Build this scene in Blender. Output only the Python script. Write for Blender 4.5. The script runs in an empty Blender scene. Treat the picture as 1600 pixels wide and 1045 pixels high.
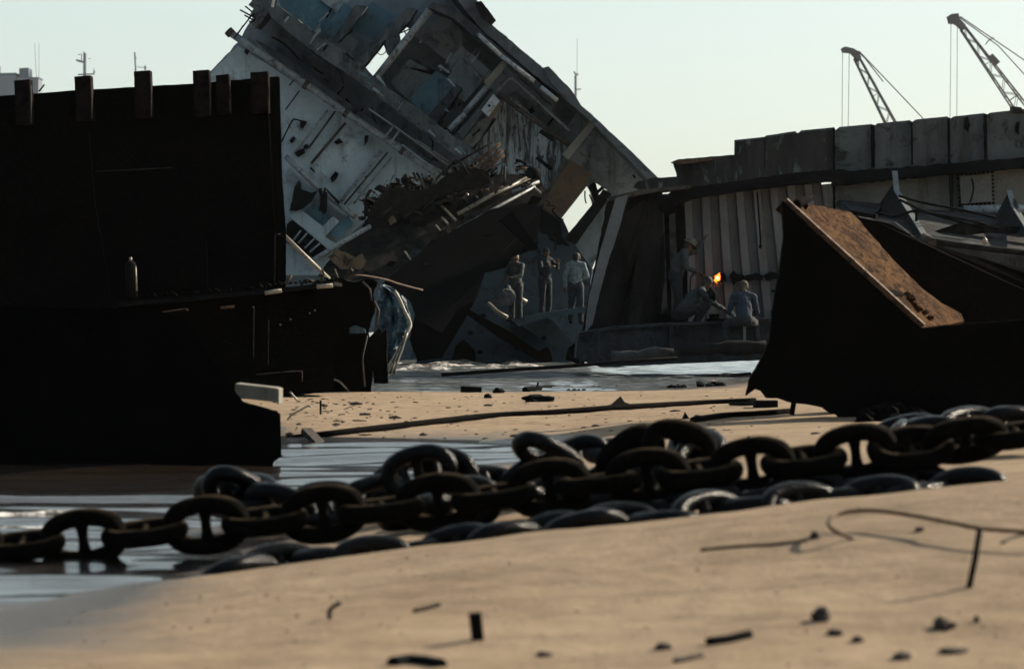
import bpy, bmesh, math, random
import numpy as np
from mathutils import Vector, Matrix, noise, Euler

R = math.radians
F, CX, HZ, EYE = 4000.0, 800.0, 490.0, 1.12   # lens in photo pixels, image column of the axis, horizon row, eye height
WATER = -0.10
scene = bpy.context.scene
C = scene.collection
random.seed(7)

def W(px, py, Y):
    """world point that stands at distance Y on the sight line of a photo pixel"""
    return Vector(((px - CX) * Y / F, Y, EYE - (py - HZ) * Y / F))

def depth(Y, p):
    return Y(p[0], p[1]) if callable(Y) else Y

# ------------------------------------------------------------------ objects
ROOT = {}
def thing(name, label, cat, loc, group=None):
    o = bpy.data.objects.new(name, None)
    o.empty_display_size = .2
    o.location = loc
    C.objects.link(o)
    ROOT[o] = Vector(loc)
    o['label'] = label
    o['category'] = cat
    if group: o['group'] = group
    return o

def tag(o, label=None, cat=None, group=None, kind=None):
    if label: o['label'] = label
    if cat: o['category'] = cat
    if group: o['group'] = group
    if kind: o['kind'] = kind
    return o

class MB:
    """collects shapes in world coordinates, then links them as one mesh object"""
    def __init__(self):
        self.bm = bmesh.new()
    def prism(self, pts, Y, thick=.06, jag=0, step=8, seed=0, holes=(), vec=None):
        bm = self.bm
        if jag: pts = rough(pts, jag, step, seed)
        def ring(pp):
            return [bm.verts.new(W(p[0], p[1], p[2] if len(p) > 2 else depth(Y, p))) for p in pp]
        r = ring(pts)
        new = []
        if holes:
            rings = [r] + [ring(h) for h in holes]
            es = []
            for q in rings:
                for i in range(len(q)):
                    es.append(bm.edges.new((q[i], q[(i + 1) % len(q)])))
            res = bmesh.ops.triangle_fill(bm, edges=es, use_beauty=True)
            new = [g for g in res['geom'] if isinstance(g, bmesh.types.BMFace)]
        else:
            new = [bm.faces.new(r)]
        ex = bmesh.ops.extrude_face_region(bm, geom=new)
        vs = [g for g in ex['geom'] if isinstance(g, bmesh.types.BMVert)]
        d = Vector(vec) if vec is not None else Vector((0, thick, 0))
        for v in vs: v.co += d
        return self
    def poly3(self, pts, vec):
        bm = self.bm
        f = bm.faces.new([bm.verts.new(p) for p in pts])
        ex = bmesh.ops.extrude_face_region(bm, geom=[f])
        for g in ex['geom']:
            if isinstance(g, bmesh.types.BMVert): g.co += Vector(vec)
        return self
    def tube(self, pts, r, seg=8, radii=None):
        bm = self.bm
        pts = [Vector(p) for p in pts]
        rings = []
        n = len(pts)
        t0 = (pts[1] - pts[0]).normalized()
        a = t0.orthogonal().normalized()
        for i, p in enumerate(pts):
            t = (pts[min(i + 1, n - 1)] - pts[max(i - 1, 0)]).normalized()
            a = (a - t * a.dot(t)).normalized()
            b = t.cross(a)
            rr = radii[i] if radii else r
            rings.append([bm.verts.new(p + (a * math.cos(k * 2 * math.pi / seg) + b * math.sin(k * 2 * math.pi / seg)) * rr) for k in range(seg)])
        for i in range(n - 1):
            for k in range(seg):
                f = bm.faces.new((rings[i][k], rings[i][(k + 1) % seg], rings[i + 1][(k + 1) % seg], rings[i + 1][k]))
                f.smooth = seg > 5
        bm.faces.new(rings[0][::-1]); bm.faces.new(rings[-1])
        return self
    def bar(self, p0, p1, w, h, up=(0, 0, 1)):
        p0, p1 = Vector(p0), Vector(p1)
        t = (p1 - p0).normalized()
        u = Vector(up); s = t.cross(u)
        if s.length < 1e-4: s = t.cross(Vector((1, 0, 0)))
        s.normalize(); u = s.cross(t)
        vs = []
        for p in (p0, p1):
            for a, b in ((-1, -1), (1, -1), (1, 1), (-1, 1)):
                vs.append(self.bm.verts.new(p + s * a * w / 2 + u * b * h / 2))
        for q in ((3, 2, 1, 0), (4, 5, 6, 7), (0, 1, 5, 4), (1, 2, 6, 5), (2, 3, 7, 6), (3, 0, 4, 7)):
            self.bm.faces.new([vs[i] for i in q])
        return self
    def box(self, c, s, rot=None):
        c = Vector(c)
        M = rot.to_matrix() if rot else Matrix.Identity(3)
        vs = [self.bm.verts.new(c + M @ Vector((x * s[0] / 2, y * s[1] / 2, z * s[2] / 2))) for z in (-1, 1) for (x, y) in ((-1, -1), (1, -1), (1, 1), (-1, 1))]
        for q in ((3, 2, 1, 0), (4, 5, 6, 7), (0, 1, 5, 4), (1, 2, 6, 5), (2, 3, 7, 6), (3, 0, 4, 7)):
            self.bm.faces.new([vs[i] for i in q])
        return self
    def capsule(self, p0, r0, p1, r1, seg=10, cap=3):
        p0, p1 = Vector(p0), Vector(p1)
        d = p1 - p0
        if d.length < 1e-5: d = Vector((0, 0, 1e-4)); p1 = p0 + d
        t = d.normalized(); a = t.orthogonal().normalized(); b = t.cross(a)
        prof = []
        for i in range(cap):
            an = math.pi / 2 * (1 - i / cap)
            prof.append((p0 - t * r0 * math.sin(an), r0 * math.cos(an)))
        prof.append((p0, r0)); prof.append((p1, r1))
        for i in range(1, cap + 1):
            an = math.pi / 2 * i / cap
            prof.append((p1 + t * r1 * math.sin(an), r1 * math.cos(an)))
        rings = []
        for c, r in prof:
            r = max(r, 1e-4)
            rings.append([self.bm.verts.new(c + (a * math.cos(k * 2 * math.pi / seg) + b * math.sin(k * 2 * math.pi / seg)) * r) for k in range(seg)])
        for i in range(len(rings) - 1):
            for k in range(seg):
                f = self.bm.faces.new((rings[i][k], rings[i][(k + 1) % seg], rings[i + 1][(k + 1) % seg], rings[i + 1][k])); f.smooth = True
        self.bm.faces.new(rings[0][::-1]); self.bm.faces.new(rings[-1])
        return self
    def rock(self, c, s, seed=0, sub=2, rough_=.35):
        res = bmesh.ops.create_icosphere(self.bm, subdivisions=sub, radius=1)
        c = Vector(c); off = Vector((seed * 3.7, seed * 1.3, seed * 7.1))
        for v in res['verts']:
            n = 1 + rough_ * noise.noise(v.co * 1.3 + off) + rough_ * .4 * noise.noise(v.co * 3.1 + off)
            v.co = c + Vector((v.co.x * s[0] * n, v.co.y * s[1] * n, v.co.z * s[2] * n))
        return self
    def build(self, name, mat, parent=None, bevel=0, label=None):
        bm = self.bm
        bmesh.ops.recalc_face_normals(bm, faces=bm.faces[:])
        root = parent
        while root is not None and root.parent is not None: root = root.parent
        off = ROOT.get(root, Vector((0, 0, 0))) if root is not None else None
        if off is None:                        # a thing of one mesh: origin at the middle of its foot
            xs = [v.co for v in bm.verts]
            off = Vector(((min(c.x for c in xs) + max(c.x for c in xs)) / 2, (min(c.y for c in xs) + max(c.y for c in xs)) / 2, min(c.z for c in xs)))
            place = off
        else:
            place = Vector((0, 0, 0))
        for v in bm.verts: v.co -= off
        me = bpy.data.meshes.new(name)
        bm.to_mesh(me); bm.free()
        me.materials.append(mat)
        o = bpy.data.objects.new(name, me)
        C.objects.link(o)
        if parent: o.parent = parent
        else: ROOT[o] = Vector(off)
        o.location = place
        if bevel:
            m = o.modifiers.new('edge', 'BEVEL'); m.width = bevel; m.segments = 2; m.limit_method = 'ANGLE'; m.angle_limit = R(40)
        if label: o['label'] = label
        return o

def rough(pts, amp, step=8, seed=0):
    out = []
    n = len(pts)
    for i in range(n):
        a, b = pts[i], pts[(i + 1) % n]
        L = math.hypot(b[0] - a[0], b[1] - a[1])
        k = max(1, int(L / step))
        for j in range(k):
            t = j / k
            p = [a[q] + (b[q] - a[q]) * t for q in range(len(a))]
            if j:
                nz = noise.noise((p[0] * .11 + seed * 9.1, p[1] * .11, seed * 3.3)) + .6 * noise.noise((p[0] * .37, p[1] * .37, seed * 5.3 + 2))
                nx, ny = -(b[1] - a[1]) / L, (b[0] - a[0]) / L
                p[0] += nx * nz * amp; p[1] += ny * nz * amp
            out.append(tuple(p))
    return out

def curve(pts, n=6):
    """Catmull-Rom through points"""
    P = [Vector(p) for p in pts]
    P = [P[0] * 2 - P[1]] + P + [P[-1] * 2 - P[-2]]
    out = []
    for i in range(1, len(P) - 2):
        for j in range(n):
            t = j / n
            a, b, c, d = P[i - 1], P[i], P[i + 1], P[i + 2]
            out.append(.5 * ((2 * b) + (c - a) * t + (2 * a - 5 * b + 4 * c - d) * t * t + (3 * b - a - 3 * c + d) * t ** 3))
    out.append(P[-2])
    return out

# ------------------------------------------------------------------ materials
def nodes(name):
    m = bpy.data.materials.new(name); m.use_nodes = True
    nt = m.node_tree; nt.nodes.clear()
    out = nt.nodes.new('ShaderNodeOutputMaterial')
    b = nt.nodes.new('ShaderNodeBsdfPrincipled')
    nt.links.new(b.outputs[0], out.inputs[0])
    return m, nt, b
def N(nt, typ, **kw):
    n = nt.nodes.new(typ)
    for k, v in kw.items():
        if k.startswith('i_'): n.inputs[k[2:].replace('_', ' ')].default_value = v
        else: setattr(n, k, v)
    return n
def ramp(nt, fac, stops):
    r = nt.nodes.new('ShaderNodeValToRGB')
    e = r.color_ramp.elements
    while len(e) < len(stops): e.new(.5)
    for el, (p, c) in zip(e, stops):
        el.position = p
        el.color = (c, c, c, 1) if isinstance(c, (int, float)) else (*c, 1)
    nt.links.new(fac, r.inputs[0])
    return r.outputs[0]
def mix(nt, fac, a, b, typ='MIX'):
    m = nt.nodes.new('ShaderNodeMix'); m.data_type = 'RGBA'; m.blend_type = typ
    for s, v in ((m.inputs[0], fac), (m.inputs[6], a), (m.inputs[7], b)):
        if isinstance(v, (int, float)): s.default_value = v
        elif isinstance(v, tuple): s.default_value = (*v, 1)
        else: nt.links.new(v, s)
    return m.outputs[2]

def metal(name, c1, c2, c3=None, scale=1.2, rough=.75, met=0, rot=0, stretch=(1, 1, 1), mask=(.5, .62), streak=None, bump=.25, fine=14, spec=.3):
    """painted or bare steel: two tones mottled, a third in patches (rust, soot) and runs along the plate"""
    m, nt, b = nodes(name)
    tc = N(nt, 'ShaderNodeTexCoord'); mp = N(nt, 'ShaderNodeMapping')
    mp.inputs['Rotation'].default_value = (0, rot, 0); mp.inputs['Scale'].default_value = stretch
    nt.links.new(tc.outputs['Object'], mp.inputs[0])
    v = mp.outputs[0]
    n1 = N(nt, 'ShaderNodeTexNoise', i_Scale=scale, i_Detail=7.0, i_Roughness=.62, i_Distortion=.4); nt.links.new(v, n1.inputs[0])
    col = ramp(nt, n1.outputs[0], [(.35, c1), (.66, c2)])
    n2 = N(nt, 'ShaderNodeTexNoise', i_Scale=scale * 2.3, i_Detail=9.0, i_Roughness=.68, i_Distortion=.8); nt.links.new(v, n2.inputs[0])
    if c3:
        k = ramp(nt, n2.outputs[0], [(mask[0], 0.), (mask[1], 1.)])
        col = mix(nt, k, col, c3)
    if streak:
        sc, lo, hi, cs = streak
        mp2 = N(nt, 'ShaderNodeMapping'); mp2.inputs['Rotation'].default_value = (0, rot, 0); mp2.inputs['Scale'].default_value = (sc, sc, sc * .09)
        nt.links.new(tc.outputs['Object'], mp2.inputs[0])
        n3 = N(nt, 'ShaderNodeTexNoise', i_Scale=1.0, i_Detail=6.0, i_Roughness=.7); nt.links.new(mp2.outputs[0], n3.inputs[0])
        k = ramp(nt, n3.outputs[0], [(lo, 0.), (hi, 1.)])
        col = mix(nt, k, col, cs)
    n4 = N(nt, 'ShaderNodeTexNoise', i_Scale=fine, i_Detail=6.0, i_Roughness=.7); nt.links.new(v, n4.inputs[0])
    col = mix(nt, .35, col, ramp(nt, n4.outputs[0], [(.3, .35), (.7, 1.)]), 'MULTIPLY')
    nt.links.new(col, b.inputs['Base Color'])
    b.inputs['Metallic'].default_value = met
    b.inputs['Specular IOR Level'].default_value = spec
    rr = ramp(nt, n2.outputs[0], [(.3, max(.05, rough - .15)), (.7, min(1, rough + .15))]); nt.links.new(rr, b.inputs['Roughness'])
    if bump:
        bp = N(nt, 'ShaderNodeBump', i_Strength=bump, i_Distance=.03)
        ad = N(nt, 'ShaderNodeMath', operation='ADD'); nt.links.new(n2.outputs[0], ad.inputs[0]); nt.links.new(n4.outputs[0], ad.inputs[1])
        nt.links.new(ad.outputs[0], bp.inputs['Height']); nt.links.new(bp.outputs[0], b.inputs['Normal'])
    return m

def plain(name, c, rough=.8, var=.35, scale=30, met=0):
    m, nt, b = nodes(name)
    tc = N(nt, 'ShaderNodeTexCoord')
    n1 = N(nt, 'ShaderNodeTexNoise', i_Scale=scale, i_Detail=5.0); nt.links.new(tc.outputs['Object'], n1.inputs[0])
    lo = tuple(x * (1 - var) for x in c); hi = tuple(min(1, x * (1 + var)) for x in c)
    nt.links.new(ramp(nt, n1.outputs[0], [(.3, lo), (.7, hi)]), b.inputs['Base Color'])
    b.inputs['Roughness'].default_value = rough; b.inputs['Metallic'].default_value = met
    bp = N(nt, 'ShaderNodeBump', i_Strength=.2, i_Distance=.01); nt.links.new(n1.outputs[0], bp.inputs['Height']); nt.links.new(bp.outputs[0], b.inputs['Normal'])
    return m

TILT = R(42)
RUN = (.06, .045, .035)
M = dict(
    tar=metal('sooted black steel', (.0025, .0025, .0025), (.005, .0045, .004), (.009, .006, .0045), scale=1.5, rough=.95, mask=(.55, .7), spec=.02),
    post=metal('dark oxide red steel', (.012, .0075, .008), (.02, .0115, .012), (.005, .0045, .0045), scale=4, rough=.95, mask=(.45, .6), spec=.04),
    soot=metal('burnt black deck steel', (.005, .006, .0065), (.012, .013, .0135), (.024, .023, .022), scale=1.6, rough=.95, mask=(.55, .68), spec=.04),
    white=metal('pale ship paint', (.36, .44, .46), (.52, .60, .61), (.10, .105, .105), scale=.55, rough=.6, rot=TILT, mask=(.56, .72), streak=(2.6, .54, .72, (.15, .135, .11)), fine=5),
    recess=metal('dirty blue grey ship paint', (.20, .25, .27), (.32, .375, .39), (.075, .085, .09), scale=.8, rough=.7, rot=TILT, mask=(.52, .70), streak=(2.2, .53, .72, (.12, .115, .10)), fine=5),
    peel=metal('peeling white paint', (.42, .49, .51), (.56, .62, .63), (.06, .058, .06), scale=1.6, rough=.7, rot=R(-8), stretch=(2.2, 1, .42), mask=(.49, .56), streak=(6.0, .47, .58, (.075, .07, .07))),
    greyw=metal('smoke stained grey paint', (.24, .275, .285), (.42, .46, .465), (.07, .072, .074), scale=.9, rough=.7, rot=TILT, mask=(.5, .7), streak=(2, .55, .73, (.11, .10, .09))),
    blue=metal('faded teal locker paint', (.085, .17, .21), (.14, .245, .29), (.03, .05, .06), scale=1.6, rough=.6, rot=TILT, mask=(.55, .72), streak=(3, .56, .75, (.05, .05, .05)), spec=.1),
    pipe=metal('light grey pipe paint', (.22, .25, .25), (.34, .37, .36), (.09, .08, .07), scale=3, rough=.55),
    lamp=metal('white tube casing', (.38, .42, .42), (.5, .54, .53), (.2, .2, .19), scale=3, rough=.5),
    brown=metal('brown primer board', (.11, .075, .045), (.16, .11, .065), (.05, .035, .025), scale=1.5, rough=.85, mask=(.55, .75)),
    buff=metal('torn buff lining', (.13, .09, .05), (.2, .14, .08), (.03, .022, .016), scale=2.5, rough=.9, mask=(.5, .6)),
    rubble=metal('charred debris', (.010, .009, .008), (.035, .030, .025), (.075, .066, .056), scale=7, rough=.95, mask=(.6, .72), spec=.05),
    rod=metal('rusty rod', (.10, .06, .035), (.17, .10, .055), (.03, .02, .015), scale=6, rough=.8),
    bright=metal('scraped bright steel', (.30, .26, .19), (.42, .37, .28), (.12, .08, .05), scale=6, rough=.45, spec=.5),
    bare=metal('dull brown steel', (.05, .042, .034), (.09, .075, .058), (.02, .017, .015), scale=3, rough=.8),
    hull=metal('grey bulwark paint', (.085, .095, .092), (.155, .165, .158), (.022, .02, .018), scale=1.1, rough=.75, mask=(.53, .66), streak=(1.8, .52, .7, (.035, .03, .024))),
    burnt=metal('scorched bulwark plate', (.022, .023, .021), (.05, .048, .042), (.15, .175, .17), scale=1.3, rough=.85, mask=(.55, .64), streak=(2.4, .5, .68, (.014, .012, .01)), stretch=(1, 1, .55)),
    beige=metal('stained beige paint', (.20, .185, .15), (.27, .25, .205), (.08, .06, .042), scale=1.1, rough=.75, mask=(.58, .72), streak=(2, .55, .72, (.10, .075, .05))),
    corr=metal('dirty white corrugated steel', (.15, .152, .152), (.21, .213, .21), (.085, .078, .07), scale=1.2, rough=.75, mask=(.62, .76), streak=(2.5, .58, .78, (.08, .07, .06))),
    greyp=metal('dull grey plate', (.085, .08, .078), (.13, .125, .12), (.04, .034, .03), scale=1.1, rough=.8, streak=(2, .52, .7, (.05, .042, .036))),
    girder=metal('pale blue girder paint', (.034, .045, .052), (.058, .07, .077), (.016, .016, .015), scale=1.6, rough=.75, mask=(.5, .66), streak=(2, .48, .68, (.028, .024, .02)), spec=.08),
    gusset=metal('grey bracket paint', (.032, .035, .034), (.05, .053, .05), (.02, .017, .014), scale=1.4, rough=.85, spec=.06),
    flange=metal('pale bracket edge', (.16, .18, .175), (.24, .26, .25), (.08, .07, .06), scale=3, rough=.65, mask=(.58, .7), spec=.1),
    rust=metal('orange brown rust', (.07, .032, .012), (.15, .075, .028), (.018, .009, .005), scale=4.5, rough=.95, mask=(.47, .60), stretch=(1, 1, 1.6), fine=30, bump=.8, spec=.05, streak=(3.5, .5, .7, (.03, .014, .007))),
    teal=metal('dark blue hull paint', (.028, .05, .066), (.05, .085, .105), (.014, .015, .017), scale=1.1, rough=.5, mask=(.52, .66)),
    sheet=metal('crumpled teal sheet', (.04, .085, .115), (.07, .13, .16), (.015, .02, .026), scale=3.5, rough=.5, mask=(.48, .62), bump=.6),
    dust=metal('dust covered brown plate', (.012, .012, .012), (.028, .026, .024), (.006, .006, .006), scale=1.6, rough=.95, mask=(.48, .62), streak=(3, .52, .7, (.05, .045, .038)), spec=.04),
    chain=metal('dry chain steel', (.003, .0026, .002), (.007, .0058, .0045), (.03, .022, .013), scale=9, rough=.85, mask=(.58, .76), fine=60, spec=.03, bump=.6),
    wet=metal('wet chain steel', (.002, .002, .002), (.004, .0038, .0036), (.008, .007, .006), scale=9, rough=.16, mask=(.6, .75), fine=60, spec=.11, bump=.3),
    stone=metal('dark stone', (.03, .026, .022), (.06, .052, .044), scale=9, rough=.9),
    slope=metal('dark slope plating', (.05, .054, .055), (.085, .09, .09), (.026, .024, .022), scale=1.1, rough=.85, streak=(2, .5, .7, (.04, .034, .028)), spec=.06),
    redrust=metal('deep red brown rust', (.008, .0038, .003), (.014, .0062, .0045), (.004, .003, .0025), scale=4, rough=.98, spec=.01),
    shell=metal('weathered grey shell plate', (.085, .097, .103), (.155, .168, .172), (.035, .037, .038), scale=1.1, rough=.85, rot=TILT, mask=(.52, .68), streak=(2.4, .52, .72, (.055, .058, .056)), spec=.08),
    bent=metal('scorched dark bent plate', (.012, .012, .012), (.035, .034, .033), (.06, .058, .055), scale=1.1, rough=.9, mask=(.6, .72), streak=(2.2, .5, .7, (.01, .009, .008)), spec=.06),
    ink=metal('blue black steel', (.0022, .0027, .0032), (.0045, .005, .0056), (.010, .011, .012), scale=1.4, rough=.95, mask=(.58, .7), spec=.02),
    deck=metal('grimy dark deck edge', (.055, .067, .073), (.125, .14, .146), (.018, .021, .023), scale=1.6, rough=.9, rot=TILT, mask=(.5, .64), streak=(3.4, .5, .66, (.15, .155, .15)), spec=.06),
    ship=metal('haze faded white paint', (.20, .23, .26), (.25, .28, .31), scale=.05, rough=.8, bump=0, spec=.05),  # fading by haze is painted into both ship colours
    shipd=metal('haze faded blue band', (.09, .13, .165), (.12, .16, .19), scale=.05, rough=.8, bump=0, spec=.05),
    crane=metal('crane paint', (.15, .15, .16), (.19, .19, .20), scale=.4, rough=.7, bump=0, spec=.1),
)

def rim_tint(m, c, lo=.35, hi=.8):
    """paler colour painted on what faces up, in place of a sunlit rim"""
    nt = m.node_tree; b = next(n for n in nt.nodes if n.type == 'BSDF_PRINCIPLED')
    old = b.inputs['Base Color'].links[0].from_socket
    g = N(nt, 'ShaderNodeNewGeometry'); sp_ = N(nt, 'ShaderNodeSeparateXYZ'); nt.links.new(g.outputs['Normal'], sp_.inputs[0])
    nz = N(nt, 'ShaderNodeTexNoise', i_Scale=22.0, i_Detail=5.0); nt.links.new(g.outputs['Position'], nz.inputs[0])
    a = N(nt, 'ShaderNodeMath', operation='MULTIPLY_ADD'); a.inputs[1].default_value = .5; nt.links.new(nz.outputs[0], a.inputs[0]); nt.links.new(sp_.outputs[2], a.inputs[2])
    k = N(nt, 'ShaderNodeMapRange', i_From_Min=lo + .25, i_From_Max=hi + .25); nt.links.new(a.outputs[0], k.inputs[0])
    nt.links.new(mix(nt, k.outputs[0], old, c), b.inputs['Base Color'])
rim_tint(M['chain'], (.07, .05, .028), .72, 1.1)  # sunlit rim of the dry links, painted as a paler top
# ------------------------------------------------------------------ beach, water, air
COLS = [-600, 0, 330, 500, 650, 860, 1000, 1170, 1300, 1600, 2200]
TAB = [
 (-40, [-.05] * 11),
 (5.0, [-.05] * 11),
 (8.0, [-.04, -.02, -.01, .0, .0, .0, .01, .02, .02, .03, .05]),
 (9.5, [-.095, -.075, -.02, .02, .05, .09, .11, .145, .165, .21, .26]),
 (11.0, [-.16, -.122, -.02, .05, .108, .18, .222, .275, .317, .405, .5]),
 (11.6, [-.17, -.13, -.055, .005, .055, .125, .165, .22, .265, .345, .44]),
 (12.3, [-.2, -.15, -.10, -.05, -.01, .055, .10, .16, .205, .30, .4]),
 (14.0, [-.25, -.17, -.10, -.045, .0, .07, .125, .2, .25, .32, .42]),
 (18.0, [-.3, -.22, -.2, -.15, -.07, .03, .11, .18, .22, .31, .4]),
 (22.0, [-.3, -.3, -.3, -.2, -.15, -.09, .03, .11, .14, .2, .3]),
 (25.0, [-.3, -.25, -.2, .0, -.02, -.02, .05, .08, .1, .15, .2]),
 (30.0, [.0, .0, .02, .04, .04, .04, .05, .07, .09, .15, .2]),
 (36.0, [.0, .0, .0, .0, .0, .0, .01, .06, .08, .14, .2]),
 (40.0, [-.05, -.05, -.08, -.1, -.1, -.1, -.085, -.03, .02, .12, .2]),
 (48.0, [-.3, -.3, -.3, -.3, -.3, -.3, -.2, -.09, .02, .1, .2]),
 (56.0, [-.6, -.6, -.6, -.6, -.6, -.5, -.3, -.12, .0, .1, .2]),
 (75.0, [-1.2, -1.2, -1.2, -1.2, -1.2, -1.1, -.8, -.3, .0, .2, .3]),
 (120., [-2, -2, -2, -2, -2, -2, -1.5, -.6, .1, .4, .5]),
 (400., [-4, -4, -4, -4, -4, -4, -3, -.5, .4, .8, 1.]),
 (5000., [-4, -4, -4, -4, -4, -4, -3, -.5, .4, .8, 1.]),
]
TY = np.array([r[0] for r in TAB]); TZ = np.array([r[1] for r in TAB], float); TC = np.array(COLS, float)
def hermite(xk, yk, x):
    """monotone cubic through knots; yk may have trailing columns"""
    d = np.diff(yk, axis=0) / np.diff(xk).reshape(-1, *([1] * (yk.ndim - 1)))
    m = np.zeros_like(yk)
    m[1:-1] = np.where(d[:-1] * d[1:] > 0, 2 * d[:-1] * d[1:] / (d[:-1] + d[1:] + 1e-12 * np.sign(d[:-1] + d[1:] + 1e-30)), 0)
    m[0], m[-1] = d[0] * 0, d[-1] * 0
    x = np.clip(x, xk[0], xk[-1])
    i = np.clip(np.searchsorted(xk, x) - 1, 0, len(xk) - 2)
    h = xk[i + 1] - xk[i]; t = (x - xk[i]) / h
    if yk.ndim > 1 and np.ndim(x) == 0:
        pass
    return (2*t**3-3*t**2+1)*yk[i] + (t**3-2*t**2+t)*h*m[i] + (-2*t**3+3*t**2)*yk[i+1] + (t**3-t**2)*h*m[i+1]
def ground_row(y):
    return hermite(TY, TZ, y)
def bumps(x, y):
    p = Vector((x, y, 0))
    b = .016 * noise.noise(p * .9) + .008 * noise.noise(p * 2.7 + Vector((5, 1, 0)))
    if 3 < y < 60: b += .0035 * noise.noise(p * 9)
    return b * min(1, 25 / max(10, y) + .3)
def gz(x, y):
    """height of the beach"""
    px = CX + F * x / max(y, 5.0)
    return float(hermite(TC, ground_row(y), px)) + bumps(x, y)
def G(px, Y, lift=0):
    x = (px - CX) * Y / F
    return Vector((x, Y, gz(x, Y) + lift))

def spaced(parts):
    out = []
    for a, b, s in parts:
        n = max(1, round((b - a) / s)); out += [a + (b - a) * i / n for i in range(n)]
    return out + [parts[-1][1]]
xs = spaced([(-6000, -300, 950), (-300, -40, 26), (-40, -12, 2), (-12, -4.5, .25), (-4.5, 4.5, .05), (4.5, 12, .25), (12, 40, 2), (40, 300, 26), (300, 6000, 950)])
ys = spaced([(-40, 4, 4), (4, 7, .15), (7, 15, .04), (15, 24, .09), (24, 44, .2), (44, 80, 1.0), (80, 400, 16), (400, 5200, 600)])
nx, ny = len(xs), len(ys)
verts = []
for y in ys:
    row = ground_row(y)
    zz = hermite(TC, row, CX + F * np.array(xs) / max(y, 5.0))
    for x, z in zip(xs, zz): verts.append((x, y, float(z) + (bumps(x, y) if abs(x) < 40 else 0)))
faces = [(j * nx + i, j * nx + i + 1, (j + 1) * nx + i + 1, (j + 1) * nx + i) for j in range(ny - 1) for i in range(nx - 1)]
me = bpy.data.meshes.new('beach'); me.from_pydata(verts, [], faces); me.update()
me.polygons.foreach_set('use_smooth', [True] * len(faces))
beach = bpy.data.objects.new('beach', me); C.objects.link(beach); tag(beach, kind='structure')

m, nt, b = nodes('sand')
geo = N(nt, 'ShaderNodeNewGeometry'); pos = geo.outputs['Position']
sep = N(nt, 'ShaderNodeSeparateXYZ'); nt.links.new(pos, sep.inputs[0])
na = N(nt, 'ShaderNodeTexNoise', i_Scale=.9, i_Detail=6.0, i_Roughness=.6); nt.links.new(pos, na.inputs[0])
nb = N(nt, 'ShaderNodeTexNoise', i_Scale=7.0, i_Detail=8.0, i_Roughness=.7); nt.links.new(pos, nb.inputs[0])
nc = N(nt, 'ShaderNodeTexNoise', i_Scale=90.0, i_Detail=4.0, i_Roughness=.7); nt.links.new(pos, nc.inputs[0])
vo = N(nt, 'ShaderNodeTexVoronoi', i_Scale=7.0); nt.links.new(pos, vo.inputs[0])
dry = ramp(nt, na.outputs[0], [(.3, (.36, .264, .176)), (.7, (.46, .348, .238))])
dry = mix(nt, .5, dry, ramp(nt, nb.outputs[0], [(.32, .55), (.6, 1.)]), 'MULTIPLY')
dry = mix(nt, .4, dry, ramp(nt, nc.outputs[0], [(.3, .5), (.7, 1.)]), 'MULTIPLY')
ms = N(nt, 'ShaderNodeMapping'); ms.inputs['Scale'].default_value = (.55, 3.2, 1); ms.inputs['Rotation'].default_value = (0, 0, R(8)); nt.links.new(pos, ms.inputs[0])
ns = N(nt, 'ShaderNodeTexNoise', i_Scale=1.6, i_Detail=7.0, i_Roughness=.65, i_Distortion=.5); nt.links.new(ms.outputs[0], ns.inputs[0])
dry = mix(nt, .55, dry, ramp(nt, ns.outputs[0], [(.36, .62), (.56, 1.)]), 'MULTIPLY')
# dirt and oily grit gathered on the flats between the wrecks
md = N(nt, 'ShaderNodeMapRange', i_From_Min=19.0, i_From_Max=26.0); nt.links.new(sep.outputs[1], md.inputs[0])
nd = N(nt, 'ShaderNodeTexNoise', i_Scale=4.0, i_Detail=9.0, i_Roughness=.75); nt.links.new(pos, nd.inputs[0])
dk = N(nt, 'ShaderNodeMath', operation='MULTIPLY'); nt.links.new(md.outputs[0], dk.inputs[0]); nt.links.new(ramp(nt, nd.outputs[0], [(.54, 0.), (.66, .75)]), dk.inputs[1])
dry = mix(nt, dk.outputs[0], dry, (.07, .05, .035))
wz = N(nt, 'ShaderNodeMath', operation='MULTIPLY_ADD'); wz.inputs[1].default_value = -.09; nt.links.new(na.outputs[0], wz.inputs[0]); nt.links.new(sep.outputs[2], wz.inputs[2])
wet = N(nt, 'ShaderNodeMapRange', interpolation_type='SMOOTHSTEP', i_From_Min=WATER - .03, i_From_Max=WATER + .05, i_To_Min=1.0, i_To_Max=0.0); nt.links.new(wz.outputs[0], wet.inputs[0])
nt.links.new(mix(nt, wet.outputs[0], dry, (.075, .055, .038)), b.inputs['Base Color'])
rr = N(nt, 'ShaderNodeMapRange', i_To_Min=.95, i_To_Max=.24); nt.links.new(wet.outputs[0], rr.inputs[0]); nt.links.new(rr.outputs[0], b.inputs['Roughness'])
sp = N(nt, 'ShaderNodeMapRange', i_To_Min=.08, i_To_Max=.5); nt.links.new(wet.outputs[0], sp.inputs[0]); nt.links.new(sp.outputs[0], b.inputs['Specular IOR Level'])
ad = N(nt, 'ShaderNodeMath', operation='MULTIPLY_ADD'); ad.inputs[1].default_value = .35; nt.links.new(nc.outputs[0], ad.inputs[0]); nt.links.new(nb.outputs[0], ad.inputs[2])
bs = N(nt, 'ShaderNodeMapRange', i_To_Min=.7, i_To_Max=.35); nt.links.new(wet.outputs[0], bs.inputs[0])
bp = N(nt, 'ShaderNodeBump', i_Distance=.03); nt.links.new(bs.outputs[0], bp.inputs['Strength']); nt.links.new(ad.outputs[0], bp.inputs['Height']); nt.links.new(bp.outputs[0], b.inputs['Normal'])
me.materials.append(m)

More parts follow.
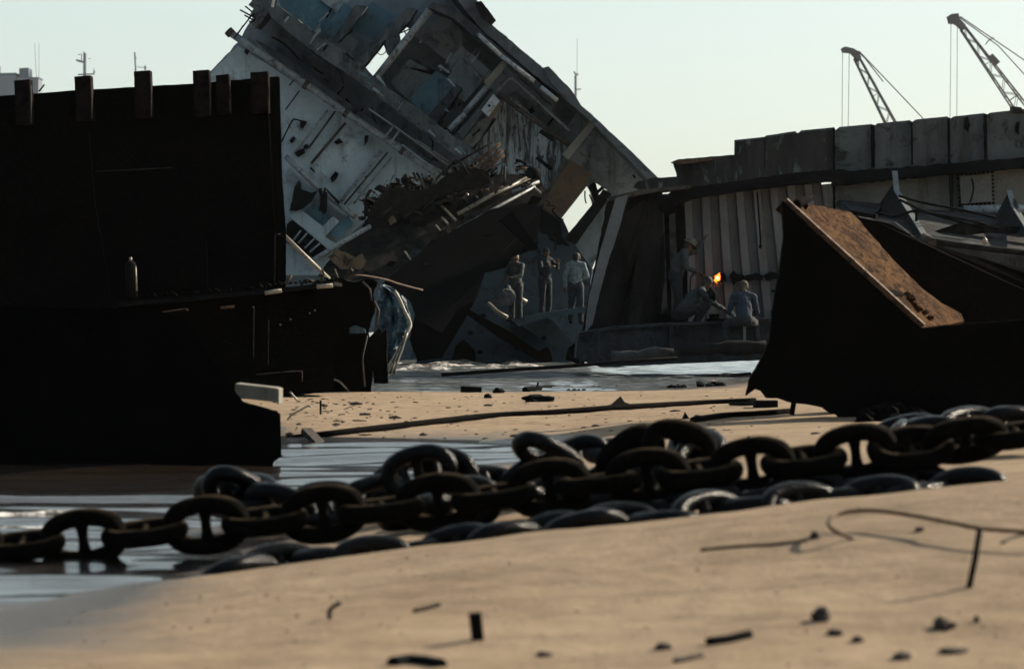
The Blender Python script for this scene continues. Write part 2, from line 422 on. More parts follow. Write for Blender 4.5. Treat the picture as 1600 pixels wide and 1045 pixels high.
# water: one sheet, rippled
wxs = spaced([(-6000, -300, 1900), (-300, -14, 26), (-14, -5, .5), (-5, 6.5, .055), (6.5, 14, .5), (14, 300, 26), (300, 6000, 1900)])
wys = spaced([(8.5, 10, .5), (10, 26, .05), (26, 37, 1.), (37, 67, .075), (67, 80, 1.), (80, 400, 40), (400, 5200, 1200)])
def ripple(x, y):
    if not (-8 < x < 9 and 9 < y < 70): return 0
    if y < 30:
        a_ = Vector((x * .22 + y * .12, y * 1.25 - x * .25, 2.2))
        return .10 * noise.noise(a_) + .03 * noise.noise(a_ * 2.3) + .006 * noise.noise(Vector((x * 1.5, y * 5, 0)))
    c = 1.3
    q = Vector((x * .9 + y * .22, y * 3.0 - x * .5, 1.7))
    return c * (.034 * noise.noise(q) + .013 * noise.noise(q * 2.7) + .02 * noise.noise(Vector((x * .3, y * .8, 4))))
me = bpy.data.meshes.new('water')
nx, ny = len(wxs), len(wys)
me.from_pydata([(x, y, WATER + ripple(x, y)) for y in wys for x in wxs], [], [(j * nx + i, j * nx + i + 1, (j + 1) * nx + i + 1, (j + 1) * nx + i) for j in range(ny - 1) for i in range(nx - 1)])
me.polygons.foreach_set('use_smooth', [True] * len(me.polygons))
water = bpy.data.objects.new('water', me); C.objects.link(water); tag(water, kind='structure')
m, nt, b = nodes('brown shallow water')
geo = N(nt, 'ShaderNodeNewGeometry'); pos = geo.outputs['Position']
mp = N(nt, 'ShaderNodeMapping'); mp.inputs['Scale'].default_value = (.8, 2.2, 1); mp.inputs['Rotation'].default_value = (0, 0, R(-14)); nt.links.new(pos, mp.inputs[0])
n1 = N(nt, 'ShaderNodeTexNoise', i_Scale=5.0, i_Detail=6.0, i_Roughness=.6, i_Distortion=.6); nt.links.new(mp.outputs[0], n1.inputs[0])
n2 = N(nt, 'ShaderNodeTexNoise', i_Scale=.5, i_Detail=3.0); nt.links.new(mp.outputs[0], n2.inputs[0])
sy = N(nt, 'ShaderNodeSeparateXYZ'); nt.links.new(pos, sy.inputs[0])
sheen = N(nt, 'ShaderNodeMapRange', i_From_Min=27.0, i_From_Max=40.0); nt.links.new(sy.outputs[1], sheen.inputs[0])   # pale sky sheen painted into the colour of the far water
nt.links.new(mix(nt, sheen.outputs[0], ramp(nt, n2.outputs[0], [(.4, (.016, .011, .008)), (.6, (.03, .021, .014))]), ramp(nt, n1.outputs[0], [(.38, (.06, .068, .07)), (.62, (.24, .265, .265))])), b.inputs['Base Color'])
rw = N(nt, 'ShaderNodeMapRange', i_From_Min=15.0, i_From_Max=42.0, i_To_Min=.06, i_To_Max=.30)
nt.links.new(sy.outputs[1], rw.inputs[0]); nt.links.new(rw.outputs[0], b.inputs['Roughness'])
b.inputs['IOR'].default_value = 1.33
b.inputs['Coat Weight'].default_value = .8; b.inputs['Coat IOR'].default_value = 1.7; b.inputs['Coat Roughness'].default_value = .08      # oil film
bp = N(nt, 'ShaderNodeBump', i_Distance=.06, i_Strength=.6); nt.links.new(n1.outputs[0], bp.inputs['Height']); nt.links.new(bp.outputs[0], b.inputs['Normal'])
me.materials.append(m)

# breaking wavelets
m, nt, b = nodes('foam')
geo = N(nt, 'ShaderNodeNewGeometry')
n1 = N(nt, 'ShaderNodeTexNoise', i_Scale=5.0, i_Detail=8.0, i_Roughness=.7); nt.links.new(geo.outputs['Position'], n1.inputs[0])
nt.links.new(ramp(nt, n1.outputs[0], [(.45, (.09, .075, .06)), (.58, (.8, .77, .72))]), b.inputs['Base Color'])
b.inputs['Roughness'].default_value = .25
bp = N(nt, 'ShaderNodeBump', i_Distance=.06, i_Strength=.8); nt.links.new(n1.outputs[0], bp.inputs['Height']); nt.links.new(bp.outputs[0], b.inputs['Normal'])
FOAM = m
def wavelet(x0, x1, y0, y1, w, h, seed):
    bm = bmesh.new(); n = int((x1 - x0) / max(.04, w / 12)); k = 12
    grid = []
    for i in range(n + 1):
        t = i / n; x = x0 + (x1 - x0) * t; yc = y0 + (y1 - y0) * t + w * .9 * noise.noise((x * .7, seed, 0))
        e = min(1, 6 * t, 6 * (1 - t)) * (.55 + .75 * noise.noise((x * 1.4 / max(w, .4), seed, 3)))
        row = []
        for j in range(k + 1):
            s = j / k
            z = h * max(0, e) * math.sin(math.pi * s) ** 1.5 + .5 * h * e * noise.noise((x * 3 / w, s * 3, seed + 1)) * math.sin(math.pi * s)
            row.append(bm.verts.new((x, yc + (s - .5) * w, WATER - .012 + max(0, z))))
        grid.append(row)
    for i in range(n):
        for j in range(k):
            f = bm.faces.new((grid[i][j], grid[i + 1][j], grid[i + 1][j + 1], grid[i][j + 1])); f.smooth = True
    me = bpy.data.meshes.new('surf'); bm.to_mesh(me); bm.free(); me.materials.append(FOAM)
    o = bpy.data.objects.new('surf', me); C.objects.link(o); tag(o, kind='stuff')
wavelet(-3.4, 2.4, 60.6, 63.0, 1.2, .15, 1)
wavelet(-3.2, 1.5, 58.6, 59.8, .8, .10, 2)
wavelet(-2.9, 1.9, 56.0, 58.3, .5, .07, 3)
wavelet(-2.7, -1.2, 55.0, 55.6, .5, .08, 4)
wavelet(-3.3, -2.5, 15.2, 15.7, .35, .06, 5)
wavelet(-3.2, -2.6, 14.5, 14.7, .22, .035, 6)

# sky and sun: sun off to the right and beyond the wrecks
SUN_AZ, SUN_EL = R(57), R(29)
w = bpy.data.worlds.new('World'); scene.world = w; w.use_nodes = True
nt = w.node_tree; nt.nodes.clear()
out = nt.nodes.new('ShaderNodeOutputWorld'); bg = nt.nodes.new('ShaderNodeBackground')
sky = nt.nodes.new('ShaderNodeTexSky'); sky.sky_type = 'NISHITA'; sky.sun_disc = False
sky.sun_elevation = SUN_EL; sky.sun_rotation = SUN_AZ
sky.air_density = 1.0; sky.dust_density = 2.5; sky.ozone_density = 2.0; sky.altitude = 0
hv = nt.nodes.new('ShaderNodeMix'); hv.data_type = 'RGBA'; hv.inputs[0].default_value = .6      # sea haze evens the sky out
nt.links.new(sky.outputs[0], hv.inputs[6])
# moist air glows most on the sun's side of the sky and near the horizon
tc = nt.nodes.new('ShaderNodeTexCoord'); dt = nt.nodes.new('ShaderNodeVectorMath'); dt.operation = 'DOT_PRODUCT'
nt.links.new(tc.outputs['Generated'], dt.inputs[0]); dt.inputs[1].default_value = (math.sin(SUN_AZ), math.cos(SUN_AZ), 0)
side = N(nt, 'ShaderNodeMapRange', interpolation_type='SMOOTHSTEP', i_From_Min=-.75, i_From_Max=.42, i_To_Min=.10, i_To_Max=1.0); nt.links.new(dt.outputs['Value'], side.inputs[0])
sz = N(nt, 'ShaderNodeSeparateXYZ'); nt.links.new(tc.outputs['Generated'], sz.inputs[0])
hgt = N(nt, 'ShaderNodeMapRange', i_From_Min=.15, i_From_Max=.9, i_To_Min=1.0, i_To_Max=.35); nt.links.new(sz.outputs[2], hgt.inputs[0])
ml = N(nt, 'ShaderNodeMath', operation='MULTIPLY'); nt.links.new(side.outputs[0], ml.inputs[0]); nt.links.new(hgt.outputs[0], ml.inputs[1])
nt.links.new(mix(nt, ml.outputs[0], (.6, .8, 1.0), (4.95, 5.6, 5.0)), hv.inputs[7])
nt.links.new(hv.outputs[2], bg.inputs[0]); bg.inputs[1].default_value = .10
nt.links.new(bg.outputs[0], out.inputs[0])
ld = bpy.data.lights.new('sun', 'SUN'); ld.energy = 4.7; ld.angle = R(.5); ld.color = (1, .87, .70)
lo = bpy.data.objects.new('sun', ld); C.objects.link(lo)
sv = Vector((math.sin(SUN_AZ) * math.cos(SUN_EL), math.cos(SUN_AZ) * math.cos(SUN_EL), math.sin(SUN_EL)))
lo.rotation_euler = sv.to_track_quat('Z', 'Y').to_euler(); lo.location = (60, 40, 60)

cam = bpy.data.cameras.new('camera'); co = bpy.data.objects.new('camera', cam); C.objects.link(co)
co.location = (0, 0, EYE); co.rotation_euler = (R(90), 0, 0)
cam.sensor_width = 36; cam.lens = 36 * F / 1600; cam.shift_y = -(522.5 - HZ) / 1600
cam.clip_start = .1; cam.clip_end = 8000
cam.dof.use_dof = True; cam.dof.focus_distance = 46; cam.dof.aperture_fstop = 3.3
scene.camera = co
scene.view_settings.view_transform = 'Standard'; scene.view_settings.look = 'None'
scene.view_settings.exposure = .7; scene.view_settings.gamma = 1
scene.cycles.use_denoising = True
scene.cycles.max_bounces = 6; scene.cycles.diffuse_bounces = 3; scene.cycles.glossy_bounces = 3
scene.cycles.sample_clamp_indirect = 8
# ================================================================== tilted deckhouse wreck
def T(pl, Y):                                   # pixel polyline -> points at one distance
    return [W(p[0], p[1], p[2] if len(p) > 2 else Y) for p in pl]
DEEP = Vector((-.0375, 1, .085))                # the deckhouse points this way into the distance
def plate(name, pts, Y, mat, parent, thick=.06, jag=0, step=8, seed=0, holes=(), vec=None, bevel=0):
    if vec is None and parent is not None and 'WR' in globals() and (parent == WR or parent.parent == WR): vec = DEEP * thick
    return MB().prism(pts, Y, thick, jag, step, seed, holes, vec).build(name, mat, parent, bevel)
def pipe(name, pl, Y, r, mat, parent, n=0, seg=8):
    p = T(pl, Y)
    return MB().tube(curve(p, n) if n else p, r, seg).build(name, mat, parent)

WR = thing('wrecked_deckhouse', 'huge tilted ship deckhouse section leaning right, its torn open decks facing the beach', 'shipwreck', W(700, 575, 69))
# the wall behind everything: torn outline, with the holes the sky shows through
outer = [(372, 66), (398, 22), (392, -4), (400, -40), (560, -120), (700, -60), (742, -2), (775, 33), (769, 39), (850, 108), (857, 104), (892, 140), (908, 165), (960, 212), (1012, 262),
         (1034, 284), (985, 330), (945, 372), (925, 420), (915, 500), (905, 585), (640, 585), (600, 520), (500, 520), (430, 520), (330, 400), (314, 128)]
hole1 = [(558, 114), (599, 64), (604, 84), (609, 90), (578, 127)]
hole2 = [(624, 50), (632, 40), (643, 48), (627, 68)]
hole3 = [(876, 343), (917, 291), (922, 300), (929, 324), (908, 350), (887, 373), (884, 360)]
hole4 = [(931, 286), (949, 298), (938, 314)]
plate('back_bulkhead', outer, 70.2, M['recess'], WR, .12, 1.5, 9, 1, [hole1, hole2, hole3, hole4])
# lower left face: broad pale wall
plate('pale_bulkhead', [(371, 72), (410, 96), (540, 180), (640, 244), (690, 283), (628, 292), (585, 330), (548, 366), (520, 398), (502, 430), (330, 430), (314, 130)], 67.8, M['white'], WR, .1, .8, 9, 2)
pipe('deck_edge_pipe', [(359, 51), (420, 92), (478, 132), (540, 176), (610, 222), (665, 259), (700, 284)], 67.3, .10, M['pipe'], WR)
for a, c in (((475, 131), (481, 135)), ((538, 175), (544, 179)), ((356, 48), (362, 54)), ((627, 233), (632, 237))):
    pipe('pipe_collar', [a, c], 67.3, .125, M['bare'], WR)
MB().prism([(398, 62), (412, 68), (690, 262), (705, 288), (690, 283), (540, 180)], 67.9, 1.6).build('deck_slab', M['deck'], WR)
# stained strip between that pipe and the thick deck
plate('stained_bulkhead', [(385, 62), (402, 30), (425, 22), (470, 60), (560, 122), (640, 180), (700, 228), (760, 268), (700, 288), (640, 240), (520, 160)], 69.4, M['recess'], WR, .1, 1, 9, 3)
plate('thick_deck', [(418, 12), (436, 10), (500, 56), (560, 97), (590, 128), (640, 160), (700, 206), (778, 262), (760, 274), (700, 236), (560, 128), (480, 74), (424, 28)], 66.6, M['deck'], WR, 3.4, 1.5, 8, 4)
plate('corner_box', [(388, 8), (402, -6), (425, -10), (424, 16), (412, 30), (400, 44), (394, 40), (398, 30), (391, 22), (396, 14)], 66.9, M['deck'], WR, 2.2, 1.2, 5, 5)
for i, pl in enumerate(([(371, 53), (392, 26), (398, 22)], [(375, 16), (396, 27)], [(382, 24), (398, 33), (390, 36)], [(383, 10), (394, 19)], [(366, 60), (374, 50), (380, 40)])):
    pipe('bent_rail', pl, 66.8, .022, M['soot'], WR, seg=6)
pipe('torn_cable', [(388, 30), (392, 25), (397, 26), (398, 31), (393, 35), (389, 33)], 66.7, .018, M['soot'], WR, 4, 6)
# upper left cabins
for nm, pts, Y, mt in (
    ('cabin_panel', [(430, -20), (505, -10), (526, 18), (497, 58), (440, 18)], 69.0, 'blue'),
    ('locker', [(506, 46), (538, 4), (553, 16), (521, 60)], 68.4, 'blue'),
    ('cabin_panel', [(572, 12), (582, 3), (619, 26), (585, 64), (543, 42)], 68.7, 'blue'),
    ('torn_lining', [(512, 62), (530, 46), (548, 56), (560, 66), (552, 80), (545, 94), (532, 84)], 68.9, 'greyw'),
    ('cabin_panel', [(500, 0), (524, -22), (552, -4), (528, 22)], 68.9, 'greyw')):
    plate(nm, pts, Y, M[mt], WR, .1, 1, 7, len(pts))
plate('partition', [(540, 30), (556, 8), (574, 10), (545, 50), (528, 66)], 67.6, M['deck'], WR, 2.2, 1, 7, 7)
plate('partition', [(596, 60), (624, 26), (636, 12), (652, 14), (640, 34), (629, 44), (622, 52), (626, 70), (612, 92), (606, 84), (602, 62), (574, 98), (560, 112), (548, 104)], 67.2, M['deck'], WR, 2.8, .6, 7, 8)
plate('partition', [(548, 94), (560, 80), (580, 66), (598, 58), (560, 108), (548, 112)], 67.8, M['deck'], WR, 2.0, 1, 6, 9)
pipe('bulkhead_post', [(672, 16), (640, 56), (583, 128)], 67.0, .10, M['pipe'], WR)
pipe('hanging_wire', [(588, 82), (596, 86), (603, 80), (600, 70)], 68.8, .012, M['soot'], WR, 4, 6)
pipe('hanging_wire', [(571, 103), (570, 112), (570, 122)], 68.8, .012, M['soot'], WR, 0, 6)
for pl in ([(626, 52), (640, 46)], [(630, 44), (636, 58)]):
    pipe('window_bar', pl, 69.6, .018, M['soot'], WR, 0, 6)
# right hand rooms
for nm, pts, Y, mt in (
    ('grey_panel', [(640, 50), (668, 30), (700, 26), (730, 60), (720, 76), (700, 96), (684, 84)], 69.2, 'greyw'),
    ('grey_panel', [(610, 130), (640, 92), (690, 122), (684, 112), (668, 138), (640, 158)], 69.3, 'greyw'),
    ('grey_panel', [(700, 96), (722, 72), (768, 112), (758, 126), (744, 116), (735, 124), (708, 118)], 69.0, 'white'),
    ('grey_panel', [(700, 120), (722, 98), (756, 124), (726, 160), (708, 146)], 68.8, 'white'),
    ('grey_panel', [(700, 148), (724, 128), (766, 134), (730, 178), (700, 200), (690, 186), (714, 164)], 69.1, 'recess'),
    ('locker', [(640, 156), (682, 110), (712, 131), (664, 186)], 68.2, 'blue')):
    plate(nm, pts, Y, M[mt], WR, .1, 1, 7, len(pts) + 3)
MB().prism([(664, 186), (712, 131), (722, 138), (678, 200)], 68.2, 1.6).build('locker_side', M['deck'], WR)
plate('upper_deck', [(668, 12), (676, 4), (706, 10), (748, 44), (776, 76), (850, 140), (872, 158), (866, 166), (838, 142), (770, 82), (742, 58), (708, 28)], 66.8, M['deck'], WR, 3.0, 1.2, 8, 11)
plate('side_shell', [(700, -60), (742, -2), (775, 33), (769, 39), (850, 108), (857, 104), (892, 140), (908, 165), (960, 212), (1012, 262), (1034, 284), (1022, 290), (930, 196), (880, 152), (835, 118), (752, 46), (690, -30)], 66.3, M['shell'], WR, 4.0, 1, 8, 12)
plate('torn_flap', [(852, 112), (856, 104), (866, 118), (890, 138), (893, 146), (884, 152), (862, 132)], 66.1, M['shell'], WR, .15, 1, 5, 13)
plate('torn_flap', [(742, 4), (752, 2), (775, 32), (768, 40), (752, 28)], 66.0, M['dust'], WR, .2, 1, 5, 14)
plate('deck_strip', [(742, 52), (750, 48), (876, 158), (866, 162)], 66.5, M['shell'], WR, .4, .6, 8, 15)
for pl in ([(747, 54), (783, 87)], [(784, 88), (835, 127)], [(845, 136), (871, 157)]):
    pipe('white_pipe', pl, 66.2, .055, M['lamp'], WR)
plate('frame_beam', [(756, 128), (788, 92), (796, 98), (764, 136)], 66.9, M['beige'], WR, .5)
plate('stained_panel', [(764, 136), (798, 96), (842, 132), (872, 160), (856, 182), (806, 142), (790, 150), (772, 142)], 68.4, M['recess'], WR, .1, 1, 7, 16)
pipe('tube_lamp', [(727, 176), (763, 134)], 67.4, .085, M['lamp'], WR)
pipe('tube_lamp', [(693, 212), (727, 178)], 67.4, .085, M['lamp'], WR)
plate('dark_beam', [(700, 222), (734, 186), (770, 140), (778, 146), (744, 190), (712, 232)], 67.0, M['deck'], WR, 2.0, .8, 8, 17)  # beam in the dark tone of the deck edges
plate('grey_panel', [(712, 232), (746, 192), (762, 182), (776, 186), (756, 214), (722, 246)], 68.2, M['greyw'], WR, .1, 1, 7, 18)
cab = plate('cabinet', [(752, 172), (771, 147), (781, 158), (763, 183)], 66.7, M['lamp'], WR, .5, bevel=.01)
plate('cabinet_side', [(763, 183), (781, 158), (785, 163), (767, 188)], 66.75, M['brown'], cab, .45)
plate('keyhole', [(762, 164), (765, 163), (767, 166), (764, 168)], 66.66, M['soot'], cab, .03)
pipe('loop_pipe', [(776, 144), (790, 128), (798, 122), (806, 127), (836, 154), (868, 184), (890, 204)], 67.2, .04, M['pipe'], WR, 5)
pipe('loop_pipe', [(700, 110), (712, 96), (720, 93), (728, 100), (752, 122)], 68.0, .045, M['pipe'], WR, 5)
pipe('dark_pipe', [(778, 146), (820, 178), (858, 205), (890, 228)], 67.0, .06, M['bare'], WR)
plate('valve', [(826, 172), (832, 168), (836, 175), (828, 178)], 66.9, M['soot'], WR, .15)
plate('valve', [(846, 202), (866, 214), (864, 222), (842, 208)], 66.9, M['soot'], WR, .2, .8, 5, 4)
plate('peeling_bulkhead', [(742, 232), (764, 196), (784, 160), (800, 152), (886, 226), (880, 250), (862, 286), (846, 300), (800, 300), (752, 264)], 68.2, M['peel'], WR, .1, .8, 9, 19)
plate('frame_beam', [(879, 241), (926, 186), (934, 192), (888, 250)], 66.8, M['beige'], WR, .6)
plate('stained_panel', [(888, 250), (934, 194), (962, 216), (1012, 266), (1026, 284), (1000, 300), (968, 310), (948, 296), (930, 284), (922, 270), (900, 256)], 68.6, M['greyw'], WR, .1, 1, 8, 20)
plate('stained_panel', [(880, 206), (908, 168), (926, 184), (882, 238), (862, 226)], 68.8, M['recess'], WR, .1, 1, 8, 21)
pipe('torn_cable', [(900, 232), (912, 244), (926, 250), (938, 252)], 68.3, .03, M['pipe'], WR, 4, 6)
pipe('stub_pipe', [(838, 246), (862, 265)], 67.8, .05, M['soot'], WR)
plate('brown_panel', [(866, 284), (892, 251), (924, 272), (914, 292), (875, 343), (848, 326)], 67.6, M['brown'], WR, .1, .8, 8, 22)
plate('window_frame', [(908, 350), (929, 324), (948, 298), (956, 304), (934, 334), (900, 382), (886, 376)], 67.8, M['soot'], WR, 1.2, .6, 6, 23)
plate('window_mullion', [(920, 292), (928, 284), (932, 290), (938, 314), (931, 328), (928, 312)], 69.0, M['soot'], WR, .2, .8, 5, 24)
pipe('window_bar', [(933, 301), (943, 292)], 69.5, .05, M['soot'], WR, 0, 6)
for pl in ([(914, 298), (914, 310), (916, 318)], [(921, 304), (926, 318), (925, 326)]):
    pipe('hanging_wire', pl, 69.0, .02, M['soot'], WR, 3, 6)
# fittings of the pale wall
for pl, r, mt in (([(440, 222), (456, 190), (463, 187), (474, 191)], .022, 'soot'), ([(460, 240), (512, 172)], .03, 'pipe'), ([(482, 232), (524, 174)], .03, 'bare'),
                  ([(486, 256), (540, 192)], .04, 'bare'), ([(530, 318), (596, 236)], .045, 'pipe'), ([(536, 322), (606, 238)], .025, 'bare'), ([(553, 318), (612, 246)], .03, 'pipe'),
                  ([(446, 172), (468, 142)], .02, 'bare'), ([(452, 134), (462, 122)], .02, 'bare')):
    pipe('wall_pipe', pl, 67.6, r, M[mt], WR, 4 if len(pl) > 2 else 0, 7)
for pts in ([(470, 188), (480, 190), (477, 195), (472, 202), (468, 198)], [(452, 220), (458, 213), (462, 217), (456, 225)], [(460, 240), (468, 234), (476, 232), (476, 240), (466, 246)],
            [(522, 222), (530, 216), (536, 223), (526, 226)], [(570, 212), (576, 212), (574, 222), (569, 228)], [(516, 278), (524, 268), (529, 272), (524, 282), (518, 286)],
            [(476, 226), (482, 226), (480, 234), (474, 232)], [(384, 76), (390, 79), (386, 86), (381, 82)]):
    plate('wall_bracket', pts, 67.55, M['soot'], WR, .2, .7, 4, 3)
plate('toppled_table', [(452, 330), (460, 292), (466, 282), (470, 288), (470, 296), (486, 302), (496, 298), (486, 316), (474, 326), (462, 330)], 67.0, M['soot'], WR, .3, 1, 5, 6)
pipe('ledge_pipe', [(446, 244), (468, 266), (500, 296), (526, 316), (556, 340)], 67.2, .075, M['pipe'], WR)
plate('ledge', [(452, 262), (462, 262), (506, 300), (560, 342), (552, 348), (500, 308)], 67.4, M['white'], WR, .5, .6, 8, 7)
for pl in ([(500, 294), (506, 334)], [(500, 330), (508, 294), (530, 318)], [(508, 332), (509, 300)]):
    pipe('rail', pl, 66.9, .045, M['soot'], WR, 0, 7)
plate('sunk_panel', [(478, 330), (490, 318), (504, 326), (512, 342), (520, 340), (504, 356), (490, 346)], 67.5, M['blue'], WR, .2, .6, 6, 8)
plate('cabin_ledge', [(452, 338), (468, 326), (504, 354), (520, 338), (530, 346), (508, 370), (528, 384), (516, 392)], 67.2, M['white'], WR, .5, .6, 7, 9)
plate('cabin_panel', [(514, 362), (544, 336), (552, 350), (528, 374)], 67.3, M['blue'], WR, .2, .6, 7, 10)
plate('louvre_panel', [(448, 350), (456, 344), (516, 394), (500, 404), (490, 404), (446, 378)], 67.4, M['soot'], WR, .2, .6, 7, 11)
for a, c in (((458, 376), (470, 360)), ((466, 380), (480, 364)), ((476, 388), (492, 372)), ((484, 394), (500, 380))):
    pipe('slat', [a, c], 67.2, .025, M['greyw'], WR, 0, 6)
# hand rails of the stained strip
for pl in ([(576, 170), (620, 200), (700, 258)], [(650, 218), (700, 252)], [(600, 216), (616, 196)], [(610, 224), (624, 204)], [(628, 226), (668, 256), (690, 268)]):
    pipe('hand_rail', pl, 67.0, .025, M['greyw'], WR, 0, 6)
for pts in ([(480, 66), (500, 78), (530, 104), (528, 110), (500, 92), (478, 74)], [(465, 88), (474, 84), (486, 96), (490, 108), (480, 104)], [(524, 96), (536, 104), (534, 120), (524, 114)]):
    plate('hanging_lining', pts, 68.4, M['deck'], WR, .15, 1.5, 5, 12)
pipe('torn_cable', [(425, 58), (445, 70), (468, 92), (490, 106), (505, 116)], 68.6, .03, M['soot'], WR, 4, 6)
rnd = random.Random(21)
def along(a, c, n, spread, Y, name, mt, k=1.0):
    for i in range(n):
        t = rnd.random(); x = a[0] + (c[0] - a[0]) * t + rnd.uniform(-spread, spread); y = a[1] + (c[1] - a[1]) * t + rnd.uniform(-spread, spread)
        an = R(rnd.choice((-42, 48)) + rnd.uniform(-14, 14)); l = rnd.uniform(3, 11) * k; w_ = rnd.uniform(.8, 2.2) * k
        ux, uy = math.cos(an), -math.sin(an)
        plate(name, [(x - ux * l - uy * w_, y - uy * l + ux * w_), (x + ux * l - uy * w_ * .4, y + uy * l + ux * w_), (x + ux * l + uy * w_, y + uy * l - ux * w_ * .5), (x - ux * l * .8 + uy * w_, y - uy * l - ux * w_)], Y + rnd.uniform(-.1, .1), M[rnd.choice(mt)], WR, rnd.uniform(.03, .12), .7, 4, i)
along((430, 16), (770, 268), 18, 9, 66.45, 'torn_strip', ('greyw', 'recess', 'soot', 'blue'))
along((400, 50), (690, 262), 14, 12, 68.9, 'torn_strip', ('greyw', 'soot', 'recess'))
along((690, 60), (900, 200), 12, 16, 67.9, 'torn_strip', ('greyw', 'soot', 'pipe', 'brown'))
along((470, 20), (620, 100), 10, 18, 68.0, 'torn_strip', ('greyw', 'soot', 'blue'))
along((650, 60), (760, 220), 10, 24, 67.6, 'torn_strip', ('greyw', 'soot', 'recess'))
along((900, 200), (1010, 280), 7, 12, 68.2, 'torn_strip', ('greyw', 'soot', 'beige'))
along((450, 260), (640, 270), 12, 40, 67.5, 'torn_strip', ('soot', 'recess', 'pipe'), .7)
for i in range(16):
    x, y = rnd.uniform(470, 880), 0; y = 20 + (x - 430) * .70 + rnd.uniform(-30, 60)
    q = [W(x + rnd.uniform(-4, 4) + j * rnd.uniform(-2, 9), y + j * rnd.uniform(4, 9), 67.0 + rnd.uniform(-.4, .4)) for j in range(4)]
    MB().tube(curve(q, 4), rnd.uniform(.012, .028), 6).build('hanging_wire', M['soot'], WR)
# lower, mostly hidden interior below the rooms
plate('lower_bulkhead', [(800, 300), (846, 302), (880, 344), (900, 384), (925, 420), (915, 540), (640, 560), (700, 420)], 69.2, M['teal'], WR, .12, 1.5, 9, 25)
plate('torn_lining', [(846, 326), (874, 346), (880, 372), (890, 384), (870, 382), (850, 366), (838, 350)], 67.4, M['soot'], WR, .3, 3, 4, 26)
for pl in ([(808, 362), (846, 356)], [(834, 356), (848, 318)], [(838, 390), (846, 398), (852, 410)], [(800, 408), (812, 388)]):
    pipe('stub_pipe', pl, 68.4, .05, M['girder'], WR)

# ================================================================== fallen plate in front of the deckhouse
FP = thing('collapsed_deck_plate', 'black collapsed deck plate with brown rubble on top, sloping before the tilted deckhouse', 'wreck plate', W(690, 560, 62))
def yp(px, py): return 60 + (430 - py) * .022
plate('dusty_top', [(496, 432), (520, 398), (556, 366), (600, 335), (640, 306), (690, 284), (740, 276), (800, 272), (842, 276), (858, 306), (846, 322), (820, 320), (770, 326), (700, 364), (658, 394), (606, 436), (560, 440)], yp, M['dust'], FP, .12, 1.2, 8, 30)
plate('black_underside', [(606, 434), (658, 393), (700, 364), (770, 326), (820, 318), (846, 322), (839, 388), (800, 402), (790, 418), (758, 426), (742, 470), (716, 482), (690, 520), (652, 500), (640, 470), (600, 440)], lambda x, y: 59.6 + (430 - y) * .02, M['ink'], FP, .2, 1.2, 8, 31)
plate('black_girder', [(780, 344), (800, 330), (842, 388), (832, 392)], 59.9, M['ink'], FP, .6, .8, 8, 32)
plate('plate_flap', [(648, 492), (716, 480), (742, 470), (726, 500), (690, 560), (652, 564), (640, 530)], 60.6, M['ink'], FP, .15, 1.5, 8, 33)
for pl, r, mt in (([(490, 406), (540, 376), (578, 354)], .06, 'pipe'), ([(604, 436), (660, 396), (700, 366)], .035, 'girder'), ([(700, 366), (772, 326), (836, 292)], .035, 'pipe'),
                  ([(716, 334), (770, 304), (830, 276)], .05, 'bright'), ([(690, 322), (712, 344)], .03, 'bright'), ([(690, 340), (700, 350)], .03, 'bright'), ([(681, 352), (689, 362), (690, 374)], .022, 'bright'),
                  ([(690, 374), (708, 388)], .02, 'sheet'), ([(632, 392), (642, 406)], .022, 'bright'), ([(658, 402), (700, 426), (740, 458)], .018, 'sheet'), ([(730, 452), (740, 460)], .03, 'bright'),
                  ([(726, 354), (742, 366)], .02, 'sheet'), ([(758, 332), (800, 352), (838, 386)], .018, 'sheet'), ([(800, 300), (842, 284)], .04, 'pipe'), ([(826, 286), (845, 302)], .03, 'bright')):
    MB().tube([W(p[0], p[1], yp(*p) - .25) for p in pl], r, 7).build('torn_rib', M[mt], FP)
plate('torn_lining', [(512, 402), (522, 390), (540, 394), (556, 402), (566, 396), (572, 408), (562, 424), (540, 426), (528, 416)], 60.2, M['buff'], FP, .06, 2, 5, 34)
plate('torn_lining', [(606, 344), (614, 336), (620, 346), (610, 352)], 60.9, M['buff'], FP, .06, 1, 4, 35)
mb = MB(); rnd = random.Random(3)
for i in range(260):                                            # loose heap lying on the plate
    t = rnd.random()
    px = 574 + t * 190 + rnd.uniform(-14, 14); py = 340 - t * 84 + rnd.uniform(-1, 1) * (24 - 8 * t) - 12 * (t < .45)
    Y = yp(px, py) + .1 + rnd.random() * .5; s = rnd.uniform(.03, .11) * (1.2 if t < .45 else .8)
    if rnd.random() < .25: mb.rock(W(px, py, Y), (s * 1.3, s, s * .8), i, 1, .8)
    else: mb.box(W(px, py, Y), (s * rnd.uniform(2, 6), s * rnd.uniform(.3, 1.5), s * .22), Euler((rnd.uniform(-.8, .8), R(-32) + rnd.gauss(0, .45), rnd.random() * 3)))
mb.build('rubble_heap', M['rubble'], FP)['kind'] = 'stuff'
plate('rubble_mound', [(566, 356), (580, 322), (604, 296), (622, 292), (645, 300), (680, 288), (712, 266), (744, 262), (764, 270), (766, 284), (700, 302), (640, 332), (590, 366)], 61.6, M['rubble'], FP, .9, 2.6, 3, 36)
for pl in ([(746, 252), (782, 224)], [(752, 258), (786, 234)], [(754, 264), (788, 242)], [(700, 262), (770, 222)], [(706, 256), (712, 250), (722, 256), (732, 272)], [(690, 272), (708, 258)]):
    MB().tube([W(p[0], p[1], 61.0) for p in pl], .045 if pl[0][0] > 740 else .025, 7).build('rusty_rod', M['rod'] if pl[0][0] > 740 else M['rubble'], FP)
